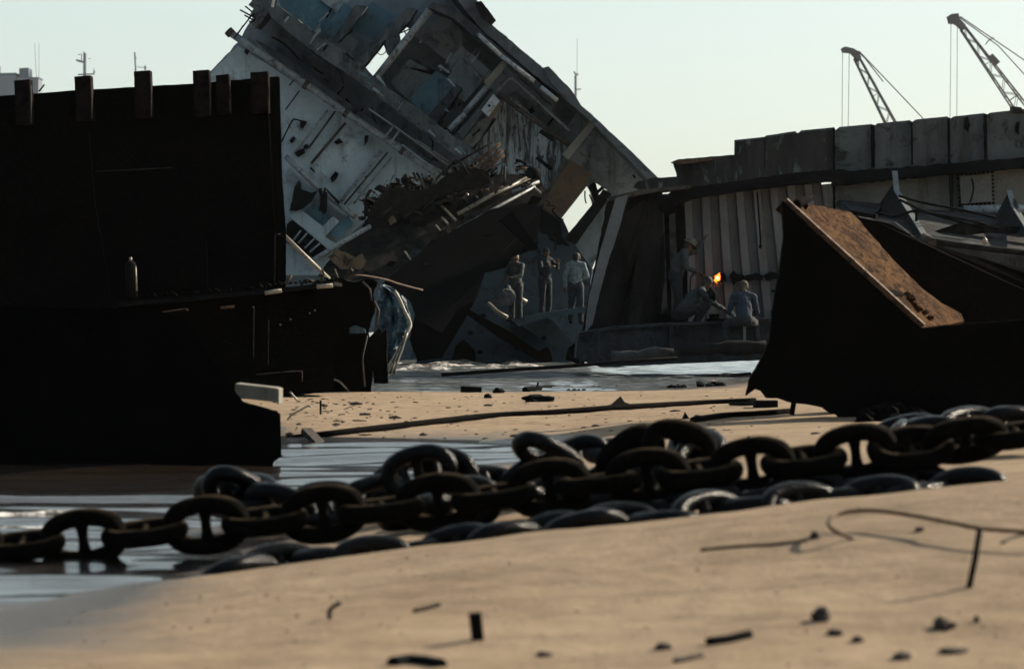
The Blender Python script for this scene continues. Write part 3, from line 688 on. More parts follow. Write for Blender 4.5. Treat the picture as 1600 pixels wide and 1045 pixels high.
mb = MB().tube([W(812, 272, 60.8), W(826, 274, 60.6)], .02, 6); mb.tube([W(828, 270, 60.6), W(840, 272, 60.8)], .14, 12); mb.build('drum', M['soot'], FP)
for i, (px, py, s) in enumerate(((712, 296, .06), (730, 304, .05), (744, 310, .07), (754, 298, .05), (726, 312, .08), (748, 288, .05), (782, 296, .05), (700, 306, .05))):
    MB().rock(W(px, py, yp(px, py) - .12), (s, s, s), i + 40, 1, .5).build('scrap_lump', M['bright'] if i % 2 else M['girder'], FP)

rnd = random.Random(31)
for i in range(64):                                             # bent rods and wires sticking out of the heap
    t = rnd.random(); x = 585 + t * 235; y = 332 - t * 66 + rnd.uniform(-22, 26)
    an = R(rnd.choice((34, 40, 28, -30, 70)) + rnd.gauss(0, 16)); l = rnd.uniform(6, 26)
    Y = yp(x, y) - rnd.uniform(.1, .7)
    q = [(x, y), (x + math.cos(an) * l * .5 + rnd.uniform(-2, 2), y - math.sin(an) * l * .5 + rnd.uniform(-2, 2)), (x + math.cos(an) * l, y - math.sin(an) * l)]
    MB().tube([W(a[0], a[1], Y) for a in q], rnd.uniform(.012, .04), 6).build('bent_rod', M[rnd.choice(('bare', 'soot', 'soot', 'rod', 'girder', 'tar'))], FP)
for i in range(26):                                             # torn sheet scraps under and on the plate
    x = rnd.uniform(600, 840); y = 430 - (x - 600) * .45 + rnd.uniform(-40, 30); s_ = rnd.uniform(4, 13)
    plate('torn_sheet', [(x - s_, y + rnd.uniform(0, s_ * .6)), (x - s_ * .3, y - s_ * rnd.uniform(.3, .8)), (x + s_, y - s_ * rnd.uniform(.2, .9)), (x + s_ * .4, y + s_ * .4)], yp(x, y) - .35, M[rnd.choice(('dust', 'bent', 'rubble', 'tar', 'girder'))], FP, .05, 1.2, 4, i)

# ================================================================== torn blue hull at the water's edge
BH = thing('torn_blue_hull', 'dark blue torn hull plating with round holes lying in the surf below the deckhouse', 'wreck plate', W(770, 566, 63))
plate('hull_plate', [(690, 500), (716, 480), (762, 468), (800, 500), (852, 532), (892, 560), (880, 580), (640, 590), (664, 530)], lambda x, y: 63.4 - (y - 470) * .012, M['teal'], BH, .1, 1.2, 8, 41)
plate('hull_plate', [(800, 496), (802, 476), (862, 500), (900, 540), (930, 565), (900, 580), (860, 540)], 62.6, M['teal'], BH, .1, 1.2, 8, 42)
plate('hull_rib', [(716, 482), (722, 478), (800, 520), (864, 564), (852, 570), (786, 532)], 62.2, M['tar'], BH, .25, 1, 8, 43)
for x, y, s in ((755, 493, 4), (750, 550, 4), (808, 543, 4.5), (850, 528, 3.5), (735, 520, 4), (690, 545, 3.5)):
    plate('hole', [(x + s * math.cos(a) * 1.2, y + s * math.sin(a)) for a in [k * .7 for k in range(9)]], 62.0, M['tar'], BH, .05, .6, 3, int(x))
plate('hull_flap', [(706, 562), (712, 540), (724, 530), (742, 548), (744, 568)], 61.6, M['tar'], BH, .3, 1, 6, 44)
plate('hull_flap', [(836, 562), (846, 546), (856, 542), (862, 556), (864, 564)], 61.4, M['tar'], BH, .3, 1, 6, 45)
plate('hull_flap', [(884, 562), (888, 544), (898, 536), (914, 560), (912, 572)], 61.0, M['tar'], BH, .5, 1, 6, 46)
MB().tube([W(764, 474, 62.8), W(778, 488, 62.3), (W(793, 496, 62.2))], .05, 7).build('scraped_edge', M['bright'], BH)
MB().tube([W(808, 466, 62.0), W(822, 474, 62.0)], .09, 7).build('scraped_edge', M['bright'], BH)
plate('standing_ledge', [(800, 500), (848, 489), (920, 478), (922, 486), (850, 498), (810, 510)], 60.6, M['teal'], BH, 3.2)

# crumpled teal sheet and cable on the left of the gap
TS = thing('crumpled_sheet', 'crumpled teal metal sheet with a frayed cable edge, left of the surf', 'scrap', W(616, 582, 47))
mb = MB(); rows = []
for py in range(446, 592, 4):
    l = np.interp(py, [446, 520, 592], [594, 584, 592]); r_ = np.interp(py, [446, 452, 470, 498, 520, 552, 592], [600, 618, 634, 642, 636, 622, 604])
    rows.append([mb.bm.verts.new(W(l + (r_ - l) * i / 12, py + 1.5 * noise.noise((i * .7, py * .1, 1)), 47 + .22 * noise.noise((i * .45, py * .045, 3)) + .10 * noise.noise((i * 1.1, py * .14, 8)))) for i in range(13)])
for a_, b_ in zip(rows, rows[1:]):
    for i in range(12): mb.bm.faces.new((a_[i], a_[i + 1], b_[i + 1], b_[i]))
so = mb.build('sheet', M['sheet'], TS).modifiers.new('plate', 'SOLIDIFY'); so.thickness = .02
MB().tube(curve([W(616, 454, 46.6), W(624, 468, 46.6), (W(632, 486, 46.6)), W(641, 506, 46.6), W(636, 520, 46.5), W(620, 556, 46.3), W(604, 588, 46.3)], 5), .035, 7).build('edge_cable', M['bright'], TS)
for i in range(5):
    MB().tube(curve([W(636 - i, 520 + i * 2, 46.4), W(626 - i * 2, 552, 46.3), W(612 - i * 3 + 6 * (i % 2), 584, 46.2)], 4), .02, 6).build('frayed_strand', M['bare'] if i % 2 else M['bright'], TS)
plate('black_stem', [(592, 512), (598, 520), (604, 514), (606, 612), (586, 616), (580, 560), (576, 528)], 44, M['tar'], TS, .3, .8, 7, 52)

# ================================================================== left black hull sections
LW = thing('black_hull_wall', 'tall sooty black hull wall with square posts standing above its top edge, at far left', 'wreck wall', W(220, 640, 36))
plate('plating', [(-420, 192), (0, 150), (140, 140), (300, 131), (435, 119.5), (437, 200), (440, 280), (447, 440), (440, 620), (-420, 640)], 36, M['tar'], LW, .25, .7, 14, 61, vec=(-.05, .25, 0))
for x0, x1, yt, yb in ((22, 46, 125, 196), (116, 141, 119, 190), (209, 234, 111, 186), (301, 326, 110, 182), (337, 357, 117, 178), (391, 418, 112.5, 178), (-80, -55, 134, 205)):
    plate('post', [(x0, yt + 1), (x1, yt - 1), (x1 + 3, yb - 2), (x0 + 3, yb)], 35.7, M['post'], LW, .24, .35, 6, x0)
    MB().bar(W(x1 + 2.2, yt + 8, 35.66), W(x1 + 2.4, yb - 4, 35.66), .012, .03, (0, 1, 0)).build('post_flange', M['bare'], LW)
plate('end_return', [(420, 124), (437, 121), (441, 280), (447, 360), (447, 438), (436, 440), (428, 300)], 35.9, M['tar'], LW, 1.6, .4, 9, 62, vec=(-.4, 1.6, 0))
MB().tube([W(418, 150, 35.6), W(424, 260, 35.6), W(429, 360, 35.6)], .006, 6).build('edge_seam', M['post'], LW)
MB().tube(curve([W(139, 210, 35.9), W(142, 250, 35.9), W(150, 330, 35.9), W(164, 410, 35.9), W(184, 530, 35.9)], 5), .009, 6).build('weld_seam', M['post'], LW)
MB().tube([W(150, 268, 35.95), W(215, 265, 35.95), W(268, 262, 35.95)], .006, 6).build('weld_seam', M['bare'], LW)
plate('door_panel', [(230, 382), (322, 376), (324, 450), (232, 452)], 35.9, M['tar'], LW, .08, .3, 8, 63)
MB().tube([W(61, 143, 36), W(69, 133, 35.9)], .012, 6).build('bent_spike', M['soot'], LW)
MB().tube([W(438, 366, 35.7), W(430, 366, 35.7), W(429, 440, 35.7)], .010, 6).build('edge_seam', M['bare'], LW)

LC = thing('black_machinery_casing', 'black boxy machinery casing with a ragged top shelf below the tall hull wall', 'machinery casing', W(390, 612, 34))
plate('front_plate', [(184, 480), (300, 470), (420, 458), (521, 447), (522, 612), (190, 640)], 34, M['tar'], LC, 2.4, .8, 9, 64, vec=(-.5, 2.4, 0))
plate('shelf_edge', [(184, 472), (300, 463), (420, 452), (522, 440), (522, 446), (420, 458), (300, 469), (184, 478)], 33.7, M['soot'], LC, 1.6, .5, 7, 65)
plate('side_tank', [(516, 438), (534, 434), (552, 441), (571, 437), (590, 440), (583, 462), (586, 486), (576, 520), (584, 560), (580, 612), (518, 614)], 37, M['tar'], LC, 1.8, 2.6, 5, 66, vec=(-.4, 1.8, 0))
mb = MB(); rnd = random.Random(8)
for i in range(60):
    px = rnd.uniform(240, 530); s = rnd.uniform(.008, .03)
    mb.box(W(px, 469 - (px - 184) * .092 - rnd.random() * 3, 33.9 + rnd.random()), (s * 3, s, s * .7), Euler((rnd.random(), rnd.random(), rnd.random() * 3)))
mb.build('shelf_rubble', M['tar'], LC)['kind'] = 'stuff'
for pl, r, mt in (([(414, 458), (440, 454)], .028, 'bright'), ([(345, 481), (366, 479)], .02, 'rod'), ([(196, 491), (250, 488), (292, 482)], .008, 'rod'), ([(495, 448), (520, 446)], .03, 'bright'),
                  ([(446, 444), (455, 430)], .025, 'bare'), ([(292, 545), (289, 565), (288, 572)], .012, 'rod'), ([(302, 570), (306, 584), (314, 610), (320, 648)], .009, 'rod'), ([(397, 480), (396, 560)], .006, 'bare'),
                  ([(420, 500), (419, 570)], .006, 'bare'), ([(400, 585), (455, 580), (472, 580), (472, 596)], .008, 'bare'), ([(345, 606), (350, 625), (362, 640), (374, 642)], .008, 'bare')):
    MB().tube([W(p[0], p[1], 33.6) for p in pl], r, 6).build('rusty_strip', M[mt], LC)
for x, y in ((293, 484), (396, 480), (454, 499), (484, 489), (492, 485), (438, 507)):
    MB().rock(W(x, y, 33.92), (.014, .02, .014), x, 1, .3).build('rivet', M['bright'], LC)
for pl, r in (([(540, 436), (548, 418), (551, 424)], .02), ([(566, 440), (578, 452), (580, 470)], .018), ([(528, 436), (522, 420)], .02), ([(470, 446), (478, 436), (490, 440)], .018), ([(584, 470), (592, 486), (588, 506)], .02), ([(574, 524), (566, 560), (570, 604)], .014), ([(500, 444), (506, 428), (503, 420)], .016)):
    MB().tube([W(p[0], p[1], 36.6) for p in pl], r, 6).build('torn_strip', M['bare'], LC)
plate('hole', [(546, 512), (556, 508), (570, 514), (572, 520), (546, 521)], 36.9, M['sheet'], LC, .06, .7, 4, 67)

def yl(px, py): return 20.2 - (px - 430) * .0006
LB = thing('low_black_hull_block', 'low black hull block standing in the stream at lower left', 'wreck block', W(200, 745, 19.4))
plate('front_plate', [(-300, 470), (0, 478), (240, 482), (292, 500), (330, 560), (380, 627), (434, 642), (439, 690), (428, 722), (424, 735), (200, 765), (0, 790), (-300, 830)], yl, M['tar'], LB, 1.6, .9, 9, 68, vec=(-.4, 1.6, 0))
plate('side_plate', [(424, 640), (438, 646), (440, 712), (430, 720)], 20.3, M['tar'], LB, 1.4, .6, 8, 69, vec=(-.4, 1.4, 0))
MB().tube([W(415, 712, 20.6), W(420, 718, 20.6), W(427, 726, 20.6)], .014, 7).build('torn_edge', M['bright'], LB)

bar = plate('channel_bar', [(367, 599), (430, 606), (436, 608), (436, 632), (430, 628), (367, 621)], 20.6, M['beige'], None, .35, bevel=.006)
tag(bar, 'short sunlit beige steel bar lying across the low black hull block', 'steel bar')

mb = MB()
c0 = W(206, 464, 33.4); c1 = W(204, 414, 33.4)
mb.tube([c0, c1, c1 + Vector((0, 0, .03)), c1 + Vector((0, 0, .055))], .07, 14, [.075, .075, .06, .03])
cy = thing('gas_cylinder', 'slim gas cylinder with a round valve standing on the machinery casing shelf', 'gas cylinder', c0)
mb.build('cylinder', M['soot'], cy)
MB().tube([c1 + Vector((0, 0, .05)), c1 + Vector((0, 0, .1))], .02, 8).build('valve', M['bright'], cy)
MB().tube([c0 + Vector((.068, -.03, .08)), c1 + Vector((.068, -.03, -.02))], .012, 6).build('edge_highlight', M['bright'], cy)  # highlight on the cylinder's right edge, put on as a pale strip

for nm, lab, cat, pts, r, mt in (
    ('steel_pipe', 'straight bright steel pipe leaning beside the black hull wall', 'pipe', [W(441, 365, 41), W(480, 403, 41.2), W(514, 436, 41.4)], .034, 'bright'),
    ('frayed_rope', 'frayed pale rope stretched from the machinery casing towards the black underside', 'rope', curve([W(545, 436, 40), W(560, 430, 40), W(600, 436, 40.5), W(622, 443, 41), W(640, 448, 41.4), W(660, 453, 42)], 5), .014, 'rod'),
    ):
    tag(MB().tube(pts, r, 7).build(nm, M[mt], None), lab, cat)

# ================================================================== corrugated wall and its girder
CW = thing('corrugated_bulkhead', 'dirty white corrugated bulkhead with a burnt cut line, which the workers face', 'wreck wall', W(1140, 515, 52.5))
def corrugated(x0, x1, top, bot, lean, period, Y, amp, name, mat, parent):
    mb = MB(); bm = mb.bm
    prof = [(0, 0), (.40, 0), (.5, 1), (.9, 1)]
    k = 0; cols = []
    x = x0
    while x < x1 + period:
        for f, d in prof:
            px = x + f * period
            if px > x1 + 1: break
            cols.append((px, Y + d * amp))
        x += period
    V = []
    nr = 14
    for px, yy in cols:
        c = []
        for j in range(nr + 1):
            t = j / nr
            py = top(px) + (bot(px) - top(px)) * t
            dx = lean(px) * t + 1.2 * noise.noise((px * .03, py * .02, 4))
            c.append(bm.verts.new(W(px + dx, py, yy + .05 * noise.noise((px * .02, py * .02, 9)))))
        V.append(c)
    fs = []
    for i in range(len(V) - 1):
        for j in range(nr): fs.append(bm.faces.new((V[i][j], V[i][j + 1], V[i + 1][j + 1], V[i + 1][j])))
    ex = bmesh.ops.extrude_face_region(bm, geom=fs)
    for g in ex['geom']:
        if isinstance(g, bmesh.types.BMVert): g.co.y += .02
    return mb.build(name, mat, parent)
corrugated(1070, 1290, lambda x: 298 - (x - 1070) * .10, lambda x: 503 - (x - 1070) * .035, lambda x: 6 + (x - 1070) * .12, 26.5, 52.6, .17, 'corrugated_plate', M['corr'], CW)
plate('burnt_panel', [(984, 316), (1030, 306), (1072, 300), (1078, 330), (1074, 420), (1082, 505), (1040, 510), (1000, 508), (1010, 400)], lambda x, y: 53.2 - .25 * math.sin((x - 984) * .16), M['bent'], CW, .06, 1.2, 6, 71)
for x, w in ((1046, 9), (1031, 6)):
    plate('light_rib', [(x, 336), (x + w, 332), (x + w + 6, 480), (x + 4, 490)], 52.7, M['greyp'], CW, .2, .5, 8, x)
plate('dark_lintel', [(1048, 300), (1090, 291), (1160, 282), (1240, 270), (1320, 264), (1320, 280), (1240, 288), (1160, 298), (1084, 310), (1060, 320)], 52.1, M['soot'], CW, .8, 1.2, 8, 72)  # near-black strip along the top of the wall
plate('bent_plate', [(948, 316), (966, 306), (1000, 300), (1036, 300), (1030, 318), (1000, 400), (976, 470), (964, 514), (906, 536), (918, 470), (934, 390)], lambda x, y: 51.6 - .3 * math.sin((x - 900) * .05) + .004 * (y - 300), M['bent'], CW, .05, 1.5, 8, 73)
plate('leaning_flange', [(962, 310), (982, 304), (968, 356), (950, 410), (936, 462), (926, 506), (914, 520), (920, 466), (938, 392)], 51.2, M['corr'], CW, .12, .7, 8, 74)
plate('bent_plate', [(1000, 330), (1034, 318), (1040, 420), (1030, 510), (980, 514), (992, 420)], lambda x, y: 52.2 + .2 * math.sin((x - 900) * .12), M['bent'], CW, .05, 1.5, 8, 75)
plate('backing_plate', [(950, 330), (1000, 306), (1080, 300), (1090, 510), (960, 520)], 53.9, M['bent'], CW, .08, .8, 8, 77)
plate('top_rail', [(950, 308), (1000, 297), (1078, 289), (1080, 294), (1030, 299), (1000, 304), (956, 314)], 51.4, M['bare'], CW, .9, 1, 6, 76)
# the cut already burnt across the plate
for pts in ([(1116, 429), (1133, 426), (1136, 440), (1118, 441)], [(1141, 432), (1146, 422), (1152, 428), (1163, 430), (1166, 437), (1152, 440), (1146, 446)], [(1164, 431), (1180, 426), (1193, 430), (1192, 437), (1168, 439)], [(1194, 430), (1204, 424), (1219, 428), (1218, 436), (1198, 438)], [(1205, 453), (1220, 452), (1220, 456), (1206, 456)], [(1204, 486), (1216, 485), (1216, 490), (1206, 490)]):
    plate('burnt_cut', pts, 52.44, M['soot'], CW, .10, 1.4, 3, pts[0][0])
MB().tube(curve([W(1183, 300, 52.3), W(1186, 340, 52.3), W(1188, 372, 52.3), W(1188, 384, 52.3)], 4), .018, 6).build('hanging_cable', M['soot'], CW)
MB().rock(W(1188, 385, 52.3), (.04, .04, .05), 3, 1, .2).build('cable_end', M['soot'], CW)

GB = thing('base_girder', 'long pale blue box girder lying along the foot of the corrugated bulkhead', 'girder', W(1060, 560, 51))
plate('girder_face', [(904, 524), (960, 514), (1040, 509), (1110, 506), (1250, 500), (1250, 560), (1060, 568), (940, 574), (900, 560)], 50.7, M['girder'], GB, 1.7, .6, 9, 81)
plate('top_flange', [(904, 520), (960, 510), (1040, 505), (1110, 502), (1250, 496), (1250, 500), (1110, 506), (1040, 509), (960, 514), (904, 524)], 50.55, M['girder'], GB, 1.9)
plate('web_stiffener', [(1046, 510), (1052, 510), (1054, 560), (1047, 560)], 50.5, M['gusset'], GB, .2)
plate('web_stiffener', [(930, 520), (940, 516), (924, 560), (905, 566)], 50.3, M['girder'], GB, .2)
roll = MB(); rnd = random.Random(4)
roll.tube([W(1062 + i * 15, 546 - i * .4 + rnd.uniform(-.7, .7), 49.6) for i in range(10)], .14, 10, [(.14 if i % 4 else .11) + rnd.uniform(-.015, .015) for i in range(10)])
tag(roll.build('rolled_plate', M['bent'], None), 'grimy rolled steel plate lying on the sand in front of the girder', 'scrap')
roll = MB(); roll.tube([W(955 + i * 14, 556 - i * .8 + rnd.uniform(-1.5, 1.5), 49.2) for i in range(8)], .1, 10, [.1 + rnd.uniform(-.03, .03) for _ in range(8)])
tag(roll.build('rolled_plate', M['slope'], None), 'smooth grey rolled steel plate lying left of the grimy roll, below the bent plates', 'scrap')

# ================================================================== long hull wall on the right
RH = thing('hull_side_wall', 'long stained grey hull side wall with a notched top edge at right', 'wreck wall', W(1380, 500, 57))
plate('bulwark', [(1148, 241), (1148, 219), (1195, 214), (1197, 212), (1243, 205), (1246, 209.5), (1252, 204), (1303, 199), (1306, 203.5), (1312, 198.5), (1362, 194), (1366, 197.5), (1371, 193), (1422, 188), (1425, 191.5), (1431, 187), (1480, 182), (1484, 186), (1491, 182), (1538, 177), (1542, 180), (1547, 176.5), (1600, 170.5), (1900, 142), (1900, 250), (1600, 256), (1310, 276), (1150, 290)], 57, M['hull'], RH, .12, .4, 12, 91)
plate('scorched_plate', [(1150, 221), (1196, 216), (1242, 208), (1300, 203), (1303, 268), (1240, 280), (1152, 292)], 56.9, M['burnt'], RH, .07, .5, 9, 92)
plate('scorched_plate', [(1052, 252), (1060, 249), (1148, 242), (1152, 241), (1152, 292), (1090, 296), (1062, 298), (1058, 270)], 56.7, M['burnt'], RH, .3, .9, 7, 93)
plate('torn_lip', [(1050, 253), (1062, 250), (1112, 247), (1114, 250), (1064, 256)], 56.3, M['rod'], RH, .5, .7, 5, 94)
plate('low_stub', [(996, 284), (1018, 278), (1058, 276), (1060, 292), (1000, 296), (990, 292)], 56, M['burnt'], RH, .5, .8, 6, 95)
plate('soot_band', [(1303, 268), (1400, 262), (1500, 254), (1600, 246), (1900, 222), (1900, 244), (1600, 262), (1500, 270), (1400, 280), (1303, 290)], 56.6, M['soot'], RH, .5, 2.2, 8, 96)
plate('beige_strake', [(1215, 296), (1400, 276), (1500, 268), (1600, 258), (1900, 234), (1900, 350), (1600, 342), (1500, 340), (1215, 334)], 57.1, M['beige'], RH, .1)
for x, y0, y1, w, mt in ((1197, 213, 270, 2, 'greyp'), (1303, 200, 330, 3, 'soot'), (1364, 195, 262, 5, 'soot'), (1425, 190, 258, 1.5, 'soot'), (1483, 184, 256, 3, 'soot'), (1487, 260, 330, 5, 'soot'), (1540, 178, 250, 4, 'soot')):
    plate('joint', [(x - w / 2, y0), (x + w / 2, y0), (x + w / 2 + 1, y1), (x - w / 2 + 1, y1)], 56.84, M[mt], RH, .12, w * .25, 5, x)
hatch = plate('hatch_plate', [(1499, 275), (1549, 271), (1551, 315), (1502, 319)], 56.95, M['beige'], RH, .12, bevel=.01)
for i in range(9):
    for a, c in (((1497, 273), (1551, 269)), ((1500, 321), (1553, 317)), ((1497, 273), (1500, 321)), ((1551, 269), (1553, 317))):
        t = i / 8
        if a == (1497, 273) and c == (1500, 321) and i in (0, 8): continue
        if a == (1551, 269) and i in (0, 8): continue
        p = W(a[0] + (c[0] - a[0]) * t, a[1] + (c[1] - a[1]) * t, 56.92)
        MB().tube([p, p + Vector((0, .1, 0))], .024, 6).build('bolt', M['soot'], hatch)
MB().tube(curve([W(1518, 278, 56.8), W(1521, 292, 56.8), W(1519, 306, 56.8), W(1515, 318, 56.8)], 4), .018, 6).build('hanging_cable', M['soot'], RH)
MB().tube([W(1506, 328, 56.6), W(1640, 326, 56.6)], .10, 12).build('white_pipe', M['lamp'], RH)
plate('stain', [(1508, 186), (1512, 182), (1516, 196), (1513, 206), (1508, 200)], 56.93, M['soot'], RH, .06, 1, 3, 1)
plate('stain', [(1588, 192), (1594, 190), (1592, 210), (1587, 206)], 56.93, M['soot'], RH, .06, 1, 3, 2)
plate('torn_lip', [(1582, 174), (1582, 166), (1596, 168), (1600, 176)], 56.8, M['burnt'], RH, .3, .4, 5, 97)
# sloping foot of the wall with brackets
SH = thing('sloping_hull_foot', 'sloping dark grey hull plating with pale edged triangular brackets under the hull side wall', 'wreck plate', W(1480, 440, 54))
MB().prism([(1308, 314, 57.0), (1400, 326, 57.0), (1640, 334, 57.0), (1900, 330, 57), (1900, 420, 52), (1640, 402, 52), (1450, 380, 52), (1345, 350, 53)], 0, 0, vec=(0, .1, -.1)).build('slope_plate', M['slope'], SH)
MB().prism([(1310, 316, 56.7), (1378, 322, 56.7), (1372, 334, 55.6), (1344, 344, 54.0)], 0, 0, vec=(0, -.05, .05)).build('slope_panel', M['girder'], SH)
plate('lower_plate', [(1440, 382), (1640, 404), (1900, 424), (1900, 560), (1440, 560)], 52.0, M['slope'], SH, .1)
for tri, fl in (([W(1372, 322, 56.7), W(1397, 284, 56.2), W(1446, 377, 51.9), W(1404, 356, 53.8)], [W(1398, 268, 56.4), W(1401, 298, 55.4), W(1416, 322, 54.2), W(1450, 376, 51.6)]),
                ([W(1548, 352, 55.8), W(1577, 297, 56), W(1610, 372, 51.9), W(1576, 366, 53.4)], [W(1577, 298, 55.8), W(1584, 322, 54.8), W(1614, 370, 51.6)])):
    MB().poly3(tri, (.05, .02, 0)).build('bracket', M['gusset'], SH)
    mb = MB()
    for i in range(len(fl) - 1): mb.bar(fl[i], fl[i + 1], .12, .03, (0, -.6, 1))
    mb.build('bracket_flange', M['flange'], SH)
plate('slope_band', [(1446, 366), (1500, 348), (1560, 352), (1640, 356), (1640, 366), (1540, 364), (1450, 376)], 53.2, M['dust'], SH, .15, .6, 8, 98)
MB().tube([W(1450, 377, 51.4), W(1520, 386, 51.4), W(1650, 400, 51.4)], .06, 9).build('edge_rail', M['dust'], SH)
MB().tube([W(1444, 372, 51.6), W(1456, 380, 51.2)], .11, 9).build('rail_end', M['bare'], SH)
for pl in ([(1404, 306), (1440, 316), (1500, 328), (1556, 340)], [(1372, 334), (1400, 338), (1430, 330), (1480, 338), (1540, 350)], [(1405, 312), (1450, 332), (1520, 352), (1560, 356)]):
    MB().tube(curve([W(p[0], p[1], 53.0) for p in pl], 5), .028, 6).build('slack_cable', M['soot'], SH)
MB().tube([W(1432, 328, 53), W(1432, 348, 53)], .03, 6).build('cable_stay', M['soot'], SH)
MB().rock(W(1539, 377, 51.4), (.06, .04, .08), 2, 1, .4).build('scrap_lump', M['bright'], SH)
MB().tube([W(1370, 338, 53.2), W(1330, 332, 53.5)], .05, 8).build('slack_cable', M['soot'], SH)

# ================================================================== dark wedge block on the right, rust covered top
RB = thing('rusty_hull_wedge', 'big black torn hull wedge with an orange rusted sloping top, at right', 'wreck block', W(1400, 655, 25))
A0, A1 = W(1224, 316, 25), W(1440, 512, 25)
nrm = Vector((.60, -.36, .715))
e = (A1 - A0).normalized(); nrm = (nrm - e * nrm.dot(e)).normalized()
def onp(px, py, lift=0):
    o = Vector((0, 0, EYE)); d = Vector(((px - CX) / F, 1, (HZ - py) / F))
    t = (A0 - o).dot(nrm) / d.dot(nrm)
    return o + d * t + nrm * lift
top = rough([(1224, 314), (1260, 318), (1330, 332), (1346, 348), (1368, 374), (1400, 410), (1436, 446), (1472, 474), (1502, 490), (1507, 503), (1440, 512), (1380, 457), (1300, 384)], 1.2, 8, 5)
MB().poly3([onp(*p) for p in top], nrm * -.12).build('rusted_top_plate', M['rust'], RB)
MB().bar(onp(1225, 316, .01), onp(1440, 512, .01), .05, .08, nrm).build('top_edge', M['rod'], RB)
plate('front_plate', [(1223, 314), (1300, 386), (1380, 459), (1440, 513), (1508, 506), (1700, 492), (1700, 640), (1600, 650), (1450, 675), (1335, 668), (1318, 657), (1296, 639), (1262, 632), (1240, 630), (1214, 622), (1198, 622), (1190, 611), (1180, 608), (1166, 618), (1171, 594), (1190, 560), (1203, 530), (1208, 480), (1217, 430), (1225, 372)], 24.9, M['tar'], RB, .12, 1.0, 8, 101)
plate('rear_plate', [(1328, 334), (1344, 340), (1390, 349), (1442, 378), (1520, 400), (1600, 420), (1900, 470), (1900, 640), (1480, 660), (1450, 560), (1490, 515), (1400, 470), (1310, 345)], lambda x, y: 26.85 + (x - 1330) * .0045, M['tar'], RB, .12, 1.0, 8, 102)
MB().poly3([onp(1232, 318, -.02), onp(1328, 334, -.02), W(1330, 640, 26.6), W(1215, 610, 25.3)], (0, .08, 0)).build('inner_plate', M['tar'], RB)
plate('end_plate', [(1240, 560), (1330, 560), (1330, 672), (1318, 657), (1290, 640)], 26.2, M['tar'], RB, .2, 1, 8, 103)
MB().prism([(1258, 314, 25.4), (1264, 322, 25.35), (1256, 332, 25.3), (1250, 328, 25.3)], 0, .1).build('bent_lug', M['tar'], RB)
MB().capsule(onp(1240, 325, .05), .05, onp(1260, 315, .06), .035).build('bent_lug', M['tar'], RB)
mb = MB()
for i, (x, y, s) in enumerate(((1422, 468, .05), (1428, 476, .04), (1434, 484, .045), (1444, 490, .035), (1452, 498, .035), (1416, 460, .03))):
    mb.rock(onp(x, y, .02), (s, s, s * .7), i, 2, .5)
mb.build('rust_clump', M['rust'], RB)
MB().poly3([onp(x, y, .006) for x, y in rough([(1385, 452), (1398, 454), (1414, 462), (1408, 464), (1396, 461)], .8, 4, 2)], nrm * .004).build('burnt_hole', M['tar'], RB)
mb = MB(); rnd = random.Random(5)
for i in range(26):
    px = rnd.uniform(1350, 1440); Y = rnd.uniform(23.9, 24.6)
    mb.rock(G(px, Y, rnd.uniform(.0, .16) * (1 - abs(px - 1392) / 60)), (.1, .08, .06), i, 1, .5)
tag(mb.build('slag_pile', M['tar'], None), 'small dark slag pile at the foot of the rusty hull wedge', 'slag pile')
# ================================================================== anchor chains
LL, LW_, LR = .435, .30, .0455
def link_mesh(name, mat, seed):
    bm = bmesh.new(); n, k = 56, 14
    a, b_ = LL / 2 - LR, LW_ / 2 - LR
    ring = []
    def cp(t):
        c, s = math.cos(t), math.sin(t); e = 2 / 2.35
        return Vector((a * abs(c) ** e * (1 if c >= 0 else -1), 0, b_ * abs(s) ** e * (1 if s >= 0 else -1)))
    for i in range(n):
        t = 2 * math.pi * i / n
        p = cp(t); d = (cp(t + .02) - cp(t - .02)).normalized(); y = Vector((0, 1, 0)); nrm_ = d.cross(y)
        row = []
        for j in range(k):
            an = 2 * math.pi * j / k
            r = LR * (1 + .05 * noise.noise(p * 14 + Vector((j * .5, seed, 0))))
            row.append(bm.verts.new(p + nrm_ * r * math.cos(an) + y * r * math.sin(an)))
        ring.append(row)
    for i in range(n):
        for j in range(k):
            f = bm.faces.new((ring[i][j], ring[i][(j + 1) % k], ring[(i + 1) % n][(j + 1) % k], ring[(i + 1) % n][j])); f.smooth = True
    bmesh.ops.recalc_face_normals(bm, faces=bm.faces[:])
    me = bpy.data.meshes.new(name); bm.to_mesh(me); bm.free(); me.materials.append(mat); return me
def stud_mesh(mat):
    bm = bmesh.new(); k = 12; rings = []
    h = LW_ / 2 - LR * 1.3
    for z, r in ((-h, .046), (-h * .72, .034), (-h * .3, .026), (0, .025), (h * .3, .026), (h * .72, .034), (h, .046)):
        rings.append([bm.verts.new((r * math.cos(2 * math.pi * j / k), r * .9 * math.sin(2 * math.pi * j / k), z)) for j in range(k)])
    for i in range(len(rings) - 1):
        for j in range(k):
            f = bm.faces.new((rings[i][j], rings[i][(j + 1) % k], rings[i + 1][(j + 1) % k], rings[i + 1][j])); f.smooth = True
    bm.faces.new(rings[0][::-1]); bm.faces.new(rings[-1])
    me = bpy.data.meshes.new('stud'); bm.to_mesh(me); bm.free(); me.materials.append(mat); return me
LINKS = {k: (link_mesh('link', M[k], i), stud_mesh(M[k])) for i, k in enumerate(('chain', 'wet'))}
